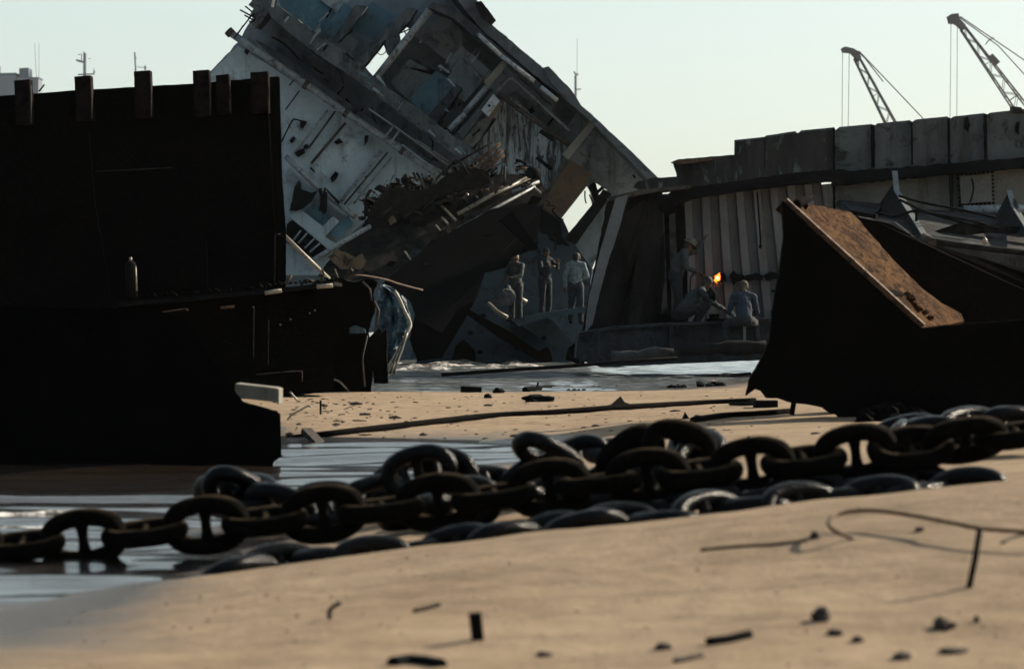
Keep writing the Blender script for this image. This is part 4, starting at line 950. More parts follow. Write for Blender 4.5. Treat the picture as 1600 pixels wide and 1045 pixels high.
def put_link(root, kind, c, t, roll):
    x = Vector(t).normalized(); z = Vector((0, 0, 1)); z = (z - x * z.dot(x)).normalized(); y = z.cross(x)
    m = Matrix((x, y, z)).transposed().to_4x4() @ Matrix.Rotation(roll, 4, 'X')
    o = bpy.data.objects.new('link', LINKS[kind][0]); C.objects.link(o); o.parent = root
    m.translation = Vector(c) - ROOT[root]; o.matrix_basis = m
    s = bpy.data.objects.new('stud', LINKS[kind][1]); C.objects.link(s); s.parent = o
def chain(label, pts, kind, roll0, pitch=.272, jit=6, seed=0, grp='anchor chains'):
    rnd = random.Random(seed)
    P = curve(pts, 24); acc = [0]
    for i in range(1, len(P)): acc.append(acc[-1] + (P[i] - P[i - 1]).length)
    root = thing('anchor_chain', label, 'anchor chain', P[0], grp)
    n = int(acc[-1] / pitch)
    def at(s):
        s = min(max(s, 0), acc[-1]); i = min(max(1, np.searchsorted(acc, s)), len(P) - 1)
        return P[i - 1].lerp(P[i], (s - acc[i - 1]) / max(1e-6, acc[i] - acc[i - 1]))
    for i in range(n + 1):
        s = i * pitch
        a, b_ = at(s - pitch * .55), at(s + pitch * .55)
        put_link(root, kind, at(s), b_ - a, R(roll0 + 90 * (i % 2) + rnd.uniform(-jit, jit)))
    return root
# taut chain: links alternate upright and flat
Y0 = 12.6
up = [(-200, 872), (-50, 858), (130, 841), (322, 820), (505, 803), (685, 785), (858, 762), (1010, 746), (1175, 728), (1337, 708), (1510, 689), (1690, 668)]
ucol = [W(x, y, Y0) for x, y in up]
ROOTS = []
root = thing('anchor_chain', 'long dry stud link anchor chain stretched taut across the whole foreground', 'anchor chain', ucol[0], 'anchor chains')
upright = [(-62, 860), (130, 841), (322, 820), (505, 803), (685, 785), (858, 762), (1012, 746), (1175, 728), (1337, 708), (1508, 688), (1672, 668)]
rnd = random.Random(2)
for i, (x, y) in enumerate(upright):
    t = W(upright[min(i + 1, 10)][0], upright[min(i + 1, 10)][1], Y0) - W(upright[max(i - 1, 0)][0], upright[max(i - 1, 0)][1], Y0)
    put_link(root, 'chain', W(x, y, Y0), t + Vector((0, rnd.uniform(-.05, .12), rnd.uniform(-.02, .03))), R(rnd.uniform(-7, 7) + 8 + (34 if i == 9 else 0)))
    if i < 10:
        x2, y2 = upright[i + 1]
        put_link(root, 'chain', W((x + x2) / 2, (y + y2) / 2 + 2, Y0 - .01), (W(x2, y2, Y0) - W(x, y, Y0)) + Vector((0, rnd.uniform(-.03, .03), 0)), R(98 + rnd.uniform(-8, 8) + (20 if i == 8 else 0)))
# half buried chain just behind the sand crest
def low(px, Y, lift): return G(px, Y, lift)
chain('wet anchor chain half buried behind the sand crest, lowest of the chains', [W(x, y + 9 + 18 * (x - 372) / 1163, Yc) for x, y, Yc in ((372, 893, 11.9), (470, 880, 12.1), (570, 872, 11.9), (650, 858, 12.1), (740, 840, 11.95), (850, 832, 12.1), (905, 816, 11.9), (985, 806, 12.1), (1075, 797, 11.9), (1150, 782, 12.05), (1240, 776, 11.9), (1310, 766, 12.1), (1390, 757, 11.9), (1450, 755, 12.05), (1535, 748, 11.95))], 'wet', 58, .255, 16, 3)
# second row of loops behind the taut chain
chain('wet anchor chain heaped in upright loops behind the taut chain, left of centre', [W(x, y, Yc) for x, y, Yc in ((345, 775, 14.3), (388, 772, 14.1), (460, 792, 13.9), (540, 782, 14.0), (600, 770, 14.1), (640, 745, 14.2), (690, 738, 14.1), (740, 752, 14.0), (800, 752, 14.1), (838, 728, 14.2), (872, 708, 14.3))], 'wet', 30, .262, 22, 5)
chain('anchor chain piled in tall arched loops behind the taut chain, right of centre', [W(x, y, Yc) for x, y, Yc in ((905, 722, 14.4), (958, 704, 14.3), (1000, 712, 14.2), (1040, 700, 14.3), (1092, 702, 14.2), (1060, 740, 13.9), (980, 770, 13.4), (905, 785, 13.2))], 'wet', 20, .262, 20, 9)
chain('short anchor chain length on the sand behind the taut chain, at far right', [W(x, y, Yc) for x, y, Yc in ((1392, 690, 14.5), (1410, 680, 14.7), (1478, 676, 14.4), (1535, 664, 14.5), (1600, 668, 14.6), (1680, 660, 14.5))], 'wet', 40, .262, 20, 11)
chain('wet anchor chain strand lying flat between the taut chain and the crest, at right', [W(x, y + 20, Yc) for x, y, Yc in ((1020, 790, 12.6), (1120, 776, 12.5), (1215, 758, 12.55), (1300, 758, 12.5), (1385, 748, 12.5), (1450, 748, 12.5), (1530, 742, 12.4))], 'wet', 70, .262, 14, 13)
chain('anchor chain strand pressed into the sand under the heap, in the middle', [W(x, y, Yc) for x, y, Yc in ((650, 800, 13.3), (740, 784, 13.4), (830, 776, 13.3), (930, 772, 13.4), (1030, 762, 13.3), (1100, 752, 13.2))], 'wet', 60, .262, 16, 17)
# arched single links that stand up out of the heap
def loose(label, px, py, Y, ang, roll, yaw=0, kind='wet'):
    r = thing('chain_link', label, 'chain link', W(px, py, Y), 'loose chain links')
    t = Vector((math.cos(ang) * math.cos(yaw), math.sin(yaw), math.sin(ang) * math.cos(yaw)))
    put_link(r, kind, W(px, py, Y), t, roll)
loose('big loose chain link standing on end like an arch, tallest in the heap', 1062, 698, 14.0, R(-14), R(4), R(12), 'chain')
loose('loose chain link propped upright above the water edge, left of centre', 655, 738, 13.9, R(14), R(6), R(-10), 'wet')
loose('loose chain link tipped steeply where the stream ends, left of the tallest arch', 856, 712, 14.0, R(-30), R(64), R(16), 'wet')
loose('loose chain link with a bright wet rim at the far left of the heap', 372, 770, 14.1, R(-30), R(40), R(20), 'wet')
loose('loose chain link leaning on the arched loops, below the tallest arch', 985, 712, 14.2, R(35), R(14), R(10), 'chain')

# ================================================================== people
SKIN = plain('skin', (.10, .055, .034), .6, .15)
HAIR = plain('hair', (.012, .01, .009), .7)
EYE_M = plain('eye', (.02, .018, .016), .3, .1)
LIP = plain('lips', (.10, .04, .032), .6, .1)
def cloth(name, c): return plain(name, c, .95, .3, 14)
def lerp3(a, b, t): return Vector(a).lerp(Vector(b), t)
def person(label, loc, rotz, J, shirt, trousers, hair='hair', hatm=None, look=(0, 1, 0), group=None, curl=.5, sleeves=True, k=1.0):
    root = thing('person', label, 'person', loc, group)
    Mx = Matrix.Rotation(rotz, 3, 'Z')
    def P(n): return Vector(loc) + Mx @ (Vector(J[n]) * k)
    def D(v): return (Mx @ Vector(v)).normalized()
    up = (P('head') - P('neck')).normalized(); f = D(look); f = (f - up * f.dot(up)).normalized(); r = f.cross(up)
    hd = P('head')
    b = MB()
    cap = b.capsule
    # trunk and neck
    cap(P('pelvis'), .125, P('chest'), .135, 14); cap(P('pelvis') + Mx @ Vector((-.06, 0, 0)), .1, P('pelvis') + Mx @ Vector((.06, 0, 0)), .1)
    cap(P('chest'), .13, lerp3(P('chest'), P('neck'), .75), .085, 14)
    cap(P('neck'), .062, hd - up * .03, .055)
    for s in 'lr':
        cap(lerp3(P('neck'), P(s + 'sh'), .25), .075, P(s + 'sh'), .062)
        cap(P(s + 'sh'), .058, P(s + 'el'), .044); cap(P(s + 'el'), .044, P(s + 'wr'), .029)
        cap(P(s + 'hip'), .092, P(s + 'kn'), .062); cap(P(s + 'kn'), .060, P(s + 'an'), .042)
        cap(P(s + 'an') - Vector((0, 0, .02)), .042, P(s + 'toe'), .034)
        # hand: palm, four fingers of unequal length, thumb from its side
        w = P(s + 'wr'); d = (w - P(s + 'el')).normalized()
        side = d.cross(Vector((0, 0, 1)) if abs(d.z) < .8 else D((0, 1, 0))).normalized() * (1 if s == 'r' else -1)
        pn = side.cross(d).normalized()
        for q in (-.028, -.009, .009, .028): cap(w + side * q * .7, .017, w + d * .085 + side * q, .0135, 8, 2)
        for q, ln in ((-.030, .062), (-.010, .076), (.010, .080), (.030, .070)):
            p0 = w + d * .09 + side * q; c1 = curl * .9; c2 = curl * 2.0
            p1 = p0 + (d * math.cos(c1) - pn * math.sin(c1)) * ln * .55 + side * q * .15
            p2 = p1 + (d * math.cos(c2) - pn * math.sin(c2)) * ln * .5
            cap(p0, .0098, p1, .009, 8, 2); cap(p1, .009, p2, .0075, 8, 2)
        t0 = w + d * .03 + side * .034; t1 = t0 + (d * .6 + side * .7 - pn * .3 * curl).normalized() * .042; t2 = t1 + (d * .85 + side * .2 - pn * .6 * curl).normalized() * .034
        cap(t0, .0135, t1, .0115, 8, 2); cap(t1, .011, t2, .009, 8, 2)
    # head: skull, face, jaw, nose, ears
    cap(hd + up * .03 - f * .012, .086, hd + up * .05 - f * .02, .085, 16, 5)
    cap(hd - up * .01 + f * .018, .072, hd - up * .075 + f * .045, .042, 14, 4)
    cap(hd + up * .012 + f * .088, .011, hd - up * .026 + f * .106, .015, 8, 2)
    cap(hd + up * .026 + f * .076 + r * .03, .014, hd + up * .026 + f * .076 - r * .03, .014, 8, 2)
    for q in (-1, 1): cap(hd + up * .016 + r * .082 * q - f * .012, .016, hd - up * .026 + r * .080 * q - f * .006, .011, 8, 2)
    body = b.build('body', SKIN, root)
    md = body.modifiers.new('skin', 'REMESH'); md.mode = 'VOXEL'; md.voxel_size = .0075; md.use_smooth_shade = True
    sm = body.modifiers.new('smooth', 'SMOOTH'); sm.iterations = 3; sm.factor = .5
    e = MB()
    for q in (-1, 1): MB().rock(hd + up * .008 + f * .084 + r * .031 * q, (.011, .011, .009), 1, 2, 0).build('eye', EYE_M, root)
    MB().capsule(hd - up * .052 + f * .086 + r * .02, .007, hd - up * .052 + f * .086 - r * .02, .007, 8, 2).build('mouth', LIP, root)
    hm = {'hair': HAIR}.get(hair, hair)
    h = MB().capsule(hd + up * .055 - f * .022, .094, hd + up * .062 - f * .03, .092, 16, 5).capsule(hd + up * .01 - f * .045, .075, hd - up * .04 - f * .045, .058, 12)
    ho = h.build('hair', hm, root); md = ho.modifiers.new('skin', 'REMESH'); md.mode = 'VOXEL'; md.voxel_size = .009; md.use_smooth_shade = True
    dm = ho.modifiers.new('tuft', 'DISPLACE'); tx = bpy.data.textures.new('tuft', 'CLOUDS'); tx.noise_scale = .03; dm.texture = tx; dm.strength = .018; dm.mid_level = .5
    if hatm:
        c = hd + up * .09
        prof = [(.16, -.035), (.155, -.028), (.10, .0), (.092, .05), (.07, .085), (.03, .10), (.001, .10)]
        mb = MB(); rings = []
        for rad, z in prof:
            rings.append([mb.bm.verts.new(c + up * (z + (.012 * math.sin(2 * a) if rad > .14 else 0)) + (r * math.cos(a) * rad + f * math.sin(a) * rad * 1.08)) for a in [2 * math.pi * j / 22 for j in range(22)]])
        for i in range(len(rings) - 1):
            for j in range(22):
                q = mb.bm.faces.new((rings[i][j], rings[i][(j + 1) % 22], rings[i + 1][(j + 1) % 22], rings[i + 1][j])); q.smooth = True
        ho = mb.build('hat', hatm, root); so = ho.modifiers.new('felt', 'SOLIDIFY'); so.thickness = .008
    # clothes
    def garment(name, caps, mat, v=.011):
        g = MB()
        for a, ra, c_, rc in caps: g.capsule(a, ra, c_, rc, 12)
        o = g.build(name, mat, root)
        md = o.modifiers.new('sew', 'REMESH'); md.mode = 'VOXEL'; md.voxel_size = v; md.use_smooth_shade = True
        tx = bpy.data.textures.get('folds') or bpy.data.textures.new('folds', 'CLOUDS'); tx.noise_scale = .09
        dm = o.modifiers.new('folds', 'DISPLACE'); dm.texture = tx; dm.strength = .035; dm.mid_level = .5; dm.texture_coords = 'GLOBAL'
        s_ = o.modifiers.new('smooth', 'SMOOTH'); s_.iterations = 2
    cs = [(P('pelvis') + up * .0, .150, P('chest'), .158), (P('chest'), .155, lerp3(P('chest'), P('neck'), .7), .10)]
    for s in 'lr':
        cs += [(lerp3(P('neck'), P(s + 'sh'), .3), .088, P(s + 'sh'), .078), (P(s + 'sh'), .078, P(s + 'el'), .062)]
        if sleeves: cs.append((P(s + 'el'), .060, lerp3(P(s + 'el'), P(s + 'wr'), .86), .045))
    garment('shirt', cs, shirt)
    ct = [(P('pelvis') - up * .02 + Mx @ Vector((-.05, 0, 0)), .138, P('pelvis') - up * .02 + Mx @ Vector((.05, 0, 0)), .138)]
    for s in 'lr': ct += [(P(s + 'hip'), .112, P(s + 'kn'), .082), (P(s + 'kn'), .080, lerp3(P(s + 'kn'), P(s + 'an'), .93), .066)]
    garment('trousers', ct, trousers)
    for s in 'lr':
        MB().capsule(P(s + 'an') + Vector((0, 0, -.03)), .05, P(s + 'toe'), .043, 12).build('shoe', M['soot'], root)
    return root
STAND = dict(pelvis=(0, 0, .95), chest=(0, .02, 1.27), neck=(0, .02, 1.45), head=(0, .05, 1.58), lsh=(-.18, .01, 1.41), rsh=(.18, .01, 1.41), lel=(-.24, .0, 1.13), rel=(.24, .0, 1.13), lwr=(-.24, .1, .9), rwr=(.24, .1, .9),
             lhip=(-.09, 0, .9), rhip=(.09, 0, .9), lkn=(-.11, .03, .5), rkn=(.11, .03, .5), lan=(-.12, 0, .08), ran=(.12, 0, .08), ltoe=(-.14, .16, .035), rtoe=(.14, .16, .035))
deck_z = W(0, 504, 50.9).z
# cutter: stands side on, one arm raised against the plate, torch in the other
J = dict(STAND); J.update(chest=(.0, .10, 1.26), neck=(0, .18, 1.42), head=(0, .27, 1.53), lsh=(-.17, .17, 1.38), rsh=(.17, .13, 1.37), lel=(-.16, .46, 1.44), lwr=(-.12, .60, 1.66), rel=(.23, .16, 1.10), rwr=(.14, .40, 1.02), lkn=(-.11, .10, .5), rkn=(.12, .02, .5))
pc = Vector((W(1056, 504, 51.5).x, 51.55, deck_z))
WELD = person('person in a pale hat cutting the bulkhead with a torch, one arm raised', pc, R(-78), J, cloth('grey green shirt', (.036, .045, .043)), cloth('dark trousers', (.014, .015, .016)), hatm=cloth('straw hat', (.11, .10, .07)), look=(.15, 1, -.35), curl=.35)
tw = W(1090, 429, 51.5); tt = W(1119, 433, 52.1)
TR = thing('cutting_torch', 'lit cutting torch with an orange flame at the bulkhead cut, held by the hatted person', 'cutting torch', tw)
MB().tube([W(1083, 428, 51.35), W(1094, 430, 51.6), tt], .016, 8, [.024, .018, .012]).build('torch_tube', M['bare'], TR)
MB().tube(curve([W(1083, 428, 51.35), W(1079, 436, 51.2), W(1078, 460, 51.1), W(1074, 500, 51.0), W(1050, 506, 50.9)], 6), .014, 7).build('gas_hose', M['soot'], TR)
fm, nt, b = nodes('torch flame')
b.inputs['Base Color'].default_value = (1, .3, .05, 1); b.inputs['Emission Color'].default_value = (1, .17, .015, 1); b.inputs['Emission Strength'].default_value = 2.2
fh, nt, b = nodes('white hot flame core')
b.inputs['Emission Color'].default_value = (1, .5, .1, 1); b.inputs['Emission Strength'].default_value = 6
fl = MB().capsule(tt, .04, W(1122, 436, 52.2), .045, 10).rock(W(1123, 431, 52.2), (.035, .05, .05), 3, 2, .9).rock(W(1118, 438, 52.2), (.035, .05, .03), 5, 2, .9).build('flame', fm, TR)
MB().rock(W(1121, 434.5, 52.05), (.03, .03, .028), 2, 2, .5).build('flame_core', fh, fl)
mb = MB(); rnd = random.Random(6)
for i in range(12):
    mb.rock(W(1120 + rnd.gauss(0, 4), 438 + abs(rnd.gauss(0, 5)), 52.0 + rnd.uniform(-.2, .1)), (.004, .004, .008), i, 1, .2)
mb.build('spark', fm, fl)['kind'] = 'stuff'
# squatting helper, side on
SQ = dict(pelvis=(0, -.14, .34), chest=(0, .10, .62), neck=(0, .24, .78), head=(0, .34, .88), lsh=(-.18, .21, .74), rsh=(.18, .19, .74), lel=(-.2, .45, .55), rel=(.2, .40, .52), lwr=(-.10, .66, .44), rwr=(.08, .64, .40),
          lhip=(-.1, -.12, .30), rhip=(.1, -.12, .30), lkn=(-.18, .32, .46), rkn=(.18, .30, .46), lan=(-.16, .12, .08), ran=(.16, .10, .08), ltoe=(-.18, .28, .035), rtoe=(.18, .26, .035))
person('person in a dull grey green shirt squatting on the girder with forearms on the knees', Vector((W(1078, 508, 50.9).x, 50.95, W(0, 514, 50.9).z)), R(-82), SQ, cloth('dull green shirt', (.028, .036, .036)), cloth('black trousers', (.012, .012, .013)), look=(0, 1, -.1), curl=.6, k=1.02)
mk = MB().rock(W(1112, 461, 50.8), (.10, .08, .14), 2, 3, .25)
tag(mk.build('welding_mask', M['soot'], None), 'black hand held welding mask before the face of the squatting person', 'welding mask')
tl = MB().box(W(1124, 501, 50.7), (.5, .2, .09)).box(W(1116, 494, 50.7), (.2, .16, .1)).tube([W(1134, 500, 50.7), W(1146, 503, 50.6)], .05, 8)
tag(tl.build('tool_bag', M['tar'], None, .02), 'black tool bag at the feet of the squatting person', 'tool bag')
# seated helper seen from behind
SI = dict(pelvis=(0, 0, .50), chest=(0, .10, .80), neck=(0, .16, .98), head=(.02, .22, 1.10), lsh=(-.19, .13, .93), rsh=(.19, .13, .93), lel=(-.27, .18, .64), rel=(.27, .18, .64), lwr=(-.16, .38, .56), rwr=(.16, .38, .56),
          lhip=(-.1, .02, .46), rhip=(.1, .02, .46), lkn=(-.30, .34, .40), rkn=(.26, .34, .42), lan=(-.36, .22, .08), ran=(.30, .24, .08), ltoe=(-.42, .36, .035), rtoe=(.34, .4, .035))
sp_ = Vector((W(1163, 537, 50.2).x, 50.15, W(0, 538, 50.2).z))
person('person in a blue shirt sitting with legs apart, back to the camera', sp_, R(4), SI, cloth('blue work shirt', (.022, .036, .052)), cloth('charcoal trousers', (.02, .022, .026)), hair=plain('straw coloured hair', (.06, .046, .028), .8), look=(.5, 1, -.1))
st = thing('stool', 'small pale post stool under the person in the blue shirt', 'stool', sp_)
MB().box(sp_ + Vector((0, 0, .19)), (.05, .05, .38)).build('leg', M['flange'], st)
MB().box(sp_ + Vector((0, .02, .37)), (.26, .22, .03)).build('seat', M['gusset'], st, .006)
MB().box(sp_ + Vector((0, 0, .012)), (.2, .2, .024)).build('foot', M['gusset'], st)
# the sand and scrap the seated person stands on
# people among the wreckage in the gap
lz = W(0, 488, 61.5).z
J = dict(STAND); J.update(rel=(.26, .08, 1.15), rwr=(.16, .26, 1.12), lel=(-.26, -.04, 1.13), lwr=(-.27, .02, .88), head=(0, .09, 1.56))
person('person in a loose white shirt and dark trousers standing back turned in the gap', Vector((W(900, 488, 61.6).x, 61.8, W(0, 506, 61.6).z)), R(-12), J, cloth('white shirt', (.16, .20, .205)), cloth('navy trousers', (.025, .035, .045)), look=(0, 1, -.35))
J = dict(STAND); J.update(lel=(-.22, .14, 1.16), lwr=(-.10, .34, 1.12), rel=(.22, .14, 1.16), rwr=(.10, .34, 1.1))
person('person in a light cap and pale shirt, standing beside the black underside', Vector((W(806, 500, 61.3).x, 61.4, W(0, 502, 61.4).z)), R(150), J, cloth('pale grey shirt', (.075, .088, .09)), cloth('grey trousers', (.04, .044, .046)), hair=plain('light cap', (.3, .24, .2), .9), look=(0, 1, -.2), k=.94)
J = dict(STAND); J.update(lel=(-.30, .12, 1.22), lwr=(-.12, .34, 1.34), rel=(.26, .14, 1.16), rwr=(.16, .36, 1.24))
person('person in dark blue clothes standing deepest in the gap between the two others', Vector((W(852, 500, 64).x, 64.6, W(0, 494, 64).z)), R(-140), J, cloth('dark blue overalls', (.011, .018, .024)), cloth('dark blue trousers', (.010, .015, .02)), look=(.2, 1, -.1))
# pale sack near the second person
tag(MB().rock(W(790, 462, 61.0), (.24, .2, .22), 7, 3, .4).rock(W(782, 470, 61.0), (.2, .2, .12), 8, 3, .4).build('cloth_sack', cloth('pale sack', (.07, .08, .083)), None), 'pale crumpled sack lying by the person with the light cap', 'sack')

# ================================================================== far cranes and ships
def crane(label, px, tip, foot, w0, w1, head, lines, pend, plates=()):
    Y = 330
    ft = W(foot[0], foot[1], Y)
    base = Vector((ft.x, Y, gz(ft.x, Y)))
    r = thing('crawler_crane', label, 'crane', base, 'crawler cranes beyond the hull wall')
    a = W(tip[0], tip[1], Y); t = (ft - a).normalized(); s = Vector((t.z, 0, -t.x)); yv = Vector((0, 1, 0)); L = (ft - a).length
    bm_ = MB(); la = MB()
    n = int(L / 1.35)
    def corner(u, i, j):
        w = (w0 + (w1 - w0) * min(1, u * 1.6)) * Y / F / 2
        return a + t * (L * u) + s * w * i + yv * w * j
    for i in (-1, 1):
        for j in (-1, 1): bm_.tube([corner(u / 6, i, j) for u in range(7)], .11, 6)
    for k in range(n):
        u0, u1 = k / n, (k + 1) / n
        for j in (-1, 1):
            q = 1 if k % 2 else -1
            la.tube([corner(u0, q, j), corner(u1, -q, j)], .045, 5)
            if k % 4 == 0: la.tube([corner(u0, 1, j), corner(u0, -1, j)], .045, 5)
            la.tube([corner(u0, j, q), corner(u1, j, -q)], .04, 5)
    bo = bm_.build('boom', M['crane'], r); la.build('lacing', M['crane'], bo)
    MB().prism(head, Y - .8, 1.6).build('boom_head', M['crane'], r)
    for x0, y0, x1, y1 in lines: MB().tube([W(x0, y0, Y), W(x1, y1, Y)], .04, 5).build('hoist_rope', M['crane'], r)
    for p in pend: MB().tube([W(q[0], q[1], Y) for q in p], .075, 6).build('pendant_rope', M['crane'], r)
    for p in plates: MB().prism(p, Y - .7, .2).build('boom_plate', M['crane'], r)
    g = base.z
    for q in (-1, 1):
        MB().prism([(0, 0)] * 0 or [(foot[0] - 25, 470), (foot[0] + 60, 470), (foot[0] + 66, 478), (foot[0] + 60, 486), (foot[0] - 25, 486), (foot[0] - 31, 478)], Y + q * 2.2, .9).build('track', M['soot'], r)
    MB().prism([(foot[0] - 20, 428), (foot[0] - 4, 424), (foot[0] + 62, 428), (foot[0] + 62, 466), (foot[0] - 20, 468)], Y - 1.6, 3.2).build('machinery_house', M['crane'], r)
    MB().prism([(foot[0] - 36, 432), (foot[0] - 22, 430), (foot[0] - 22, 466), (foot[0] - 36, 466)], Y - 1.4, 1.2).build('cab', M['crane'], r)
    return r
crane('far crawler crane with the lower lattice boom, beyond the notched hull wall', 0, (1338, 90), (1520, 440), 8, 22,
      [(1316, 75), (1321, 73), (1334, 76), (1342, 81), (1346, 90), (1342, 96), (1338, 90), (1330, 82), (1318, 81)], [(1316.5, 80, 1314, 460), (1327, 82, 1321.5, 460)],
      [[(1342, 80), (1441, 184), (1600, 420)], [(1340, 80), (1352, 92), (1380, 128)]])
crane('nearer looking far crawler crane with the higher boom, at the right edge', 0, (1504, 44), (1790, 440), 8, 30,
      [(1482, 25), (1487, 22), (1498, 21), (1499, 29), (1509, 39), (1506, 47), (1496, 38), (1492, 36), (1485, 36)], [(1486, 34, 1481.5, 470), (1496, 38, 1493, 470)],
      [[(1500, 26), (1600, 94), (1900, 420)], [(1498, 27), (1560, 72), (1640, 160)], [(1540, 70), (1544, 64), (1553, 59)]],
      [[(1545, 88), (1551, 84), (1563, 97), (1557, 102)]])
def ship(label, px, parts, tubes, hullx, top):
    Y = 1200
    r = thing('distant_ship', label, 'ship', W(px, 489, Y), 'ships anchored far off')
    MB().prism([(hullx[0], top), (hullx[1], top + 3), (hullx[1] - 6, 491.2), (hullx[0] + 6, 491.2)], Y, 14).build('hull', M['shipd'], r)
    for nm, pts, mt in parts: MB().prism(pts, Y - .6 * len(nm) * .1, 10).build(nm, M[mt], r)
    for nm, pl, rad in tubes: MB().tube([W(p[0], p[1], Y + 2) for p in pl], rad, 6).build(nm, M['ship'], r)
ship('hazy far ship with a white bridge and blue topped funnel at the left edge', 20,
     [('superstructure', [(-70, 118), (24, 118), (24, 330), (-70, 330)], 'ship'), ('bridge_deck', [(-72, 116), (25, 114), (23, 122), (-72, 122)], 'shipd'), ('funnel', [(30, 107), (44, 106), (45, 125), (30, 125)], 'shipd'), ('funnel_base', [(26, 122), (60, 122), (58, 330), (26, 330)], 'ship'), ('bridge_wing', [(44, 121), (61, 121), (61, 123), (44, 123)], 'shipd')],
     [('antenna', [(0, 104), (0, 118)], .3), ('antenna', [(54, 68), (57, 122)], .12), ('antenna', [(61, 68), (61, 122)], .1), ('mast', [(49, 112), (48, 124)], .4)], (-260, 120), 330)
ship('hazy far ship whose thick mast with cross arms shows above the second post', 130,
     [('superstructure', [(96, 200), (170, 200), (170, 330), (96, 330)], 'ship')],
     [('mast', [(132, 200), (132.5, 86), (132, 83)], .8), ('yard_arm', [(119, 94), (124, 96), (132, 98)], .45), ('yard_arm', [(122, 117), (147, 116), (148, 111)], .35), ('radar_mast', [(122, 86), (127, 85), (128, 95), (121, 94)], .22), ('antenna', [(131, 86), (131, 80)], .15), ('antenna', [(138, 92), (142, 92)], .15), ('antenna', [(146, 116), (147, 107)], .2)], (40, 240), 330)
ship('hazy far ship whose thin mast shows above the third post', 212,
     [('superstructure', [(190, 200), (250, 200), (250, 330), (190, 330)], 'ship')],
     [('mast', [(213, 200), (212, 110), (210.5, 82)], .42), ('yard_arm', [(211, 92), (213, 90)], .35), ('yard_arm', [(214, 105), (229, 106)], .16), ('radar_mast', [(227, 110), (227, 103)], .5)], (130, 330), 330)
ship('hazy far ship whose slim mast shows behind the sloping edge of the deckhouse', 899,
     [('superstructure', [(850, 420), (960, 420), (960, 450), (850, 450)], 'ship')],
     [('mast', [(852, 425), (858, 330), (899.5, 230), (899.5, 118)], .62), ('antenna', [(901.5, 118), (902, 60)], .1), ('yard_arm', [(897, 112), (899, 116), (904, 117)], .4), ('yard_arm', [(899, 140), (908, 139.5)], .3), ('antenna', [(897, 131), (900, 131)], .2)], (760, 1060), 450)

# ================================================================== scrap on the sand
def ontop(px, py):
    """ground point on a photo sight line"""
    lo = None
    Y = 5.5
    while Y < 90:
        p = W(px, py, Y)
        if p.z <= gz(p.x, Y): return Vector((p.x, Y, gz(p.x, Y)))
        Y *= 1.004
    return W(px, py, 40)
def scrap(name, label, cat, mb, mat, group=None): return tag(mb.build(name, M[mat], None), label, cat, group)
def stone(label, px, py, w, h, mat='stone', seed=1, name='stone', rg=.4):
    g = ontop(px, py); k = g.y / F
    scrap(name, label, name.replace('_', ' '), MB().rock(g + Vector((0, 0, h * k * .3)), (w * k / 2, w * k / 2.4, h * k * .75), seed, 3, rg), mat, 'stones on the foreground sand' if name == 'stone' else None)
stone('round black stone, biggest on the foreground sand at right', 1283, 970, 27, 20, seed=3)
stone('small flat dark stone just below the round black stone', 1305, 994, 24, 8, seed=4)
stone('small brown stone right of the flat dark stone', 1340, 1002, 18, 9, seed=5)
stone('pointed dark stone at far right of the foreground', 1474, 984, 34, 14, seed=6, rg=.7)
stone('tiny stone right of the pointed dark stone', 1526, 973, 9, 9, seed=7)
stone('tiny pale brown stone on the sand near the wire loop', 1437, 830, 14, 6, seed=8)
stone('dark lump at the right end of the thin plank', 1274, 843, 16, 10, seed=9)
stone('flat brown stone near the bottom edge, left of centre', 850, 1027, 24, 7, seed=10)
stone('dark lump at the left end of the short thick stick', 1036, 1016, 26, 11, seed=11)
stone('brown stain coloured stone at bottom right', 1410, 1030, 30, 12, 'bare', seed=12)
stone('thin dark stone at bottom right corner', 1490, 1020, 40, 8, 'bare', seed=13)
def strip(name, label, cat, pl, r, mat, lift=.3, n=4, radii=None):
    pts = [ontop(*p) + Vector((0, 0, r * lift)) for p in pl]
    scrap(name, label, cat, MB().tube(curve(pts, n) if n else pts, r, 7), mat)
strip('stick', 'short thick charred stick lying on the foreground sand, right of centre', 'stick', [(1106, 1010), (1135, 1005), (1172, 998)], .016, 'soot', .6)
strip('stick', 'thin weathered stick below the short thick charred stick', 'stick', [(1054, 1036), (1078, 1030), (1098, 1028)], .011, 'bare')
strip('plank', 'thin rusty strip lying along the sand below the chains', 'strip', [(1095, 863), (1150, 857), (1215, 851), (1262, 847)], .010, 'rod', 0.1)
strip('wood_scrap', 'black charred wood scrap at the bottom edge of the sand', 'wood scrap', [(612, 1040), (640, 1036), (668, 1040), (690, 1044)], .022, 'soot')
strip('twig', 'thin dark twig tip on the left foreground sand', 'twig', [(648, 957), (668, 952), (686, 948)], .010, 'soot')
g = ontop(748, 1000); p = W(742, 958, g.y - .05)
scrap('stake', 'short black flat stake stuck upright in the foreground sand', 'stake', MB().bar(g - Vector((0, 0, .03)), p, .042, .016, (0, 1, 0)), 'soot')
g = ontop(1511, 920); p = W(1531, 826, g.y + .1)
scrap('steel_spike', 'thin black steel spike standing in the sand at right', 'spike', MB().tube([g - Vector((0, 0, .03)), g.lerp(p, .5) + Vector((.006, 0, 0)), p], .011, 8), 'soot')
g = ontop(518, 968)
scrap('bent_hook', 'small bent black hook poking out of the sand at left', 'hook', MB().tube(curve([g - Vector((0, 0, .02)), W(514, 957, g.y), W(520, 948, g.y), W(532, 941, g.y)], 5), .008, 7), 'soot')
wl = [(1330, 838), (1300, 826), (1296, 812), (1312, 802), (1360, 797), (1420, 804), (1480, 815), (1540, 826), (1640, 832), (1720, 834)]
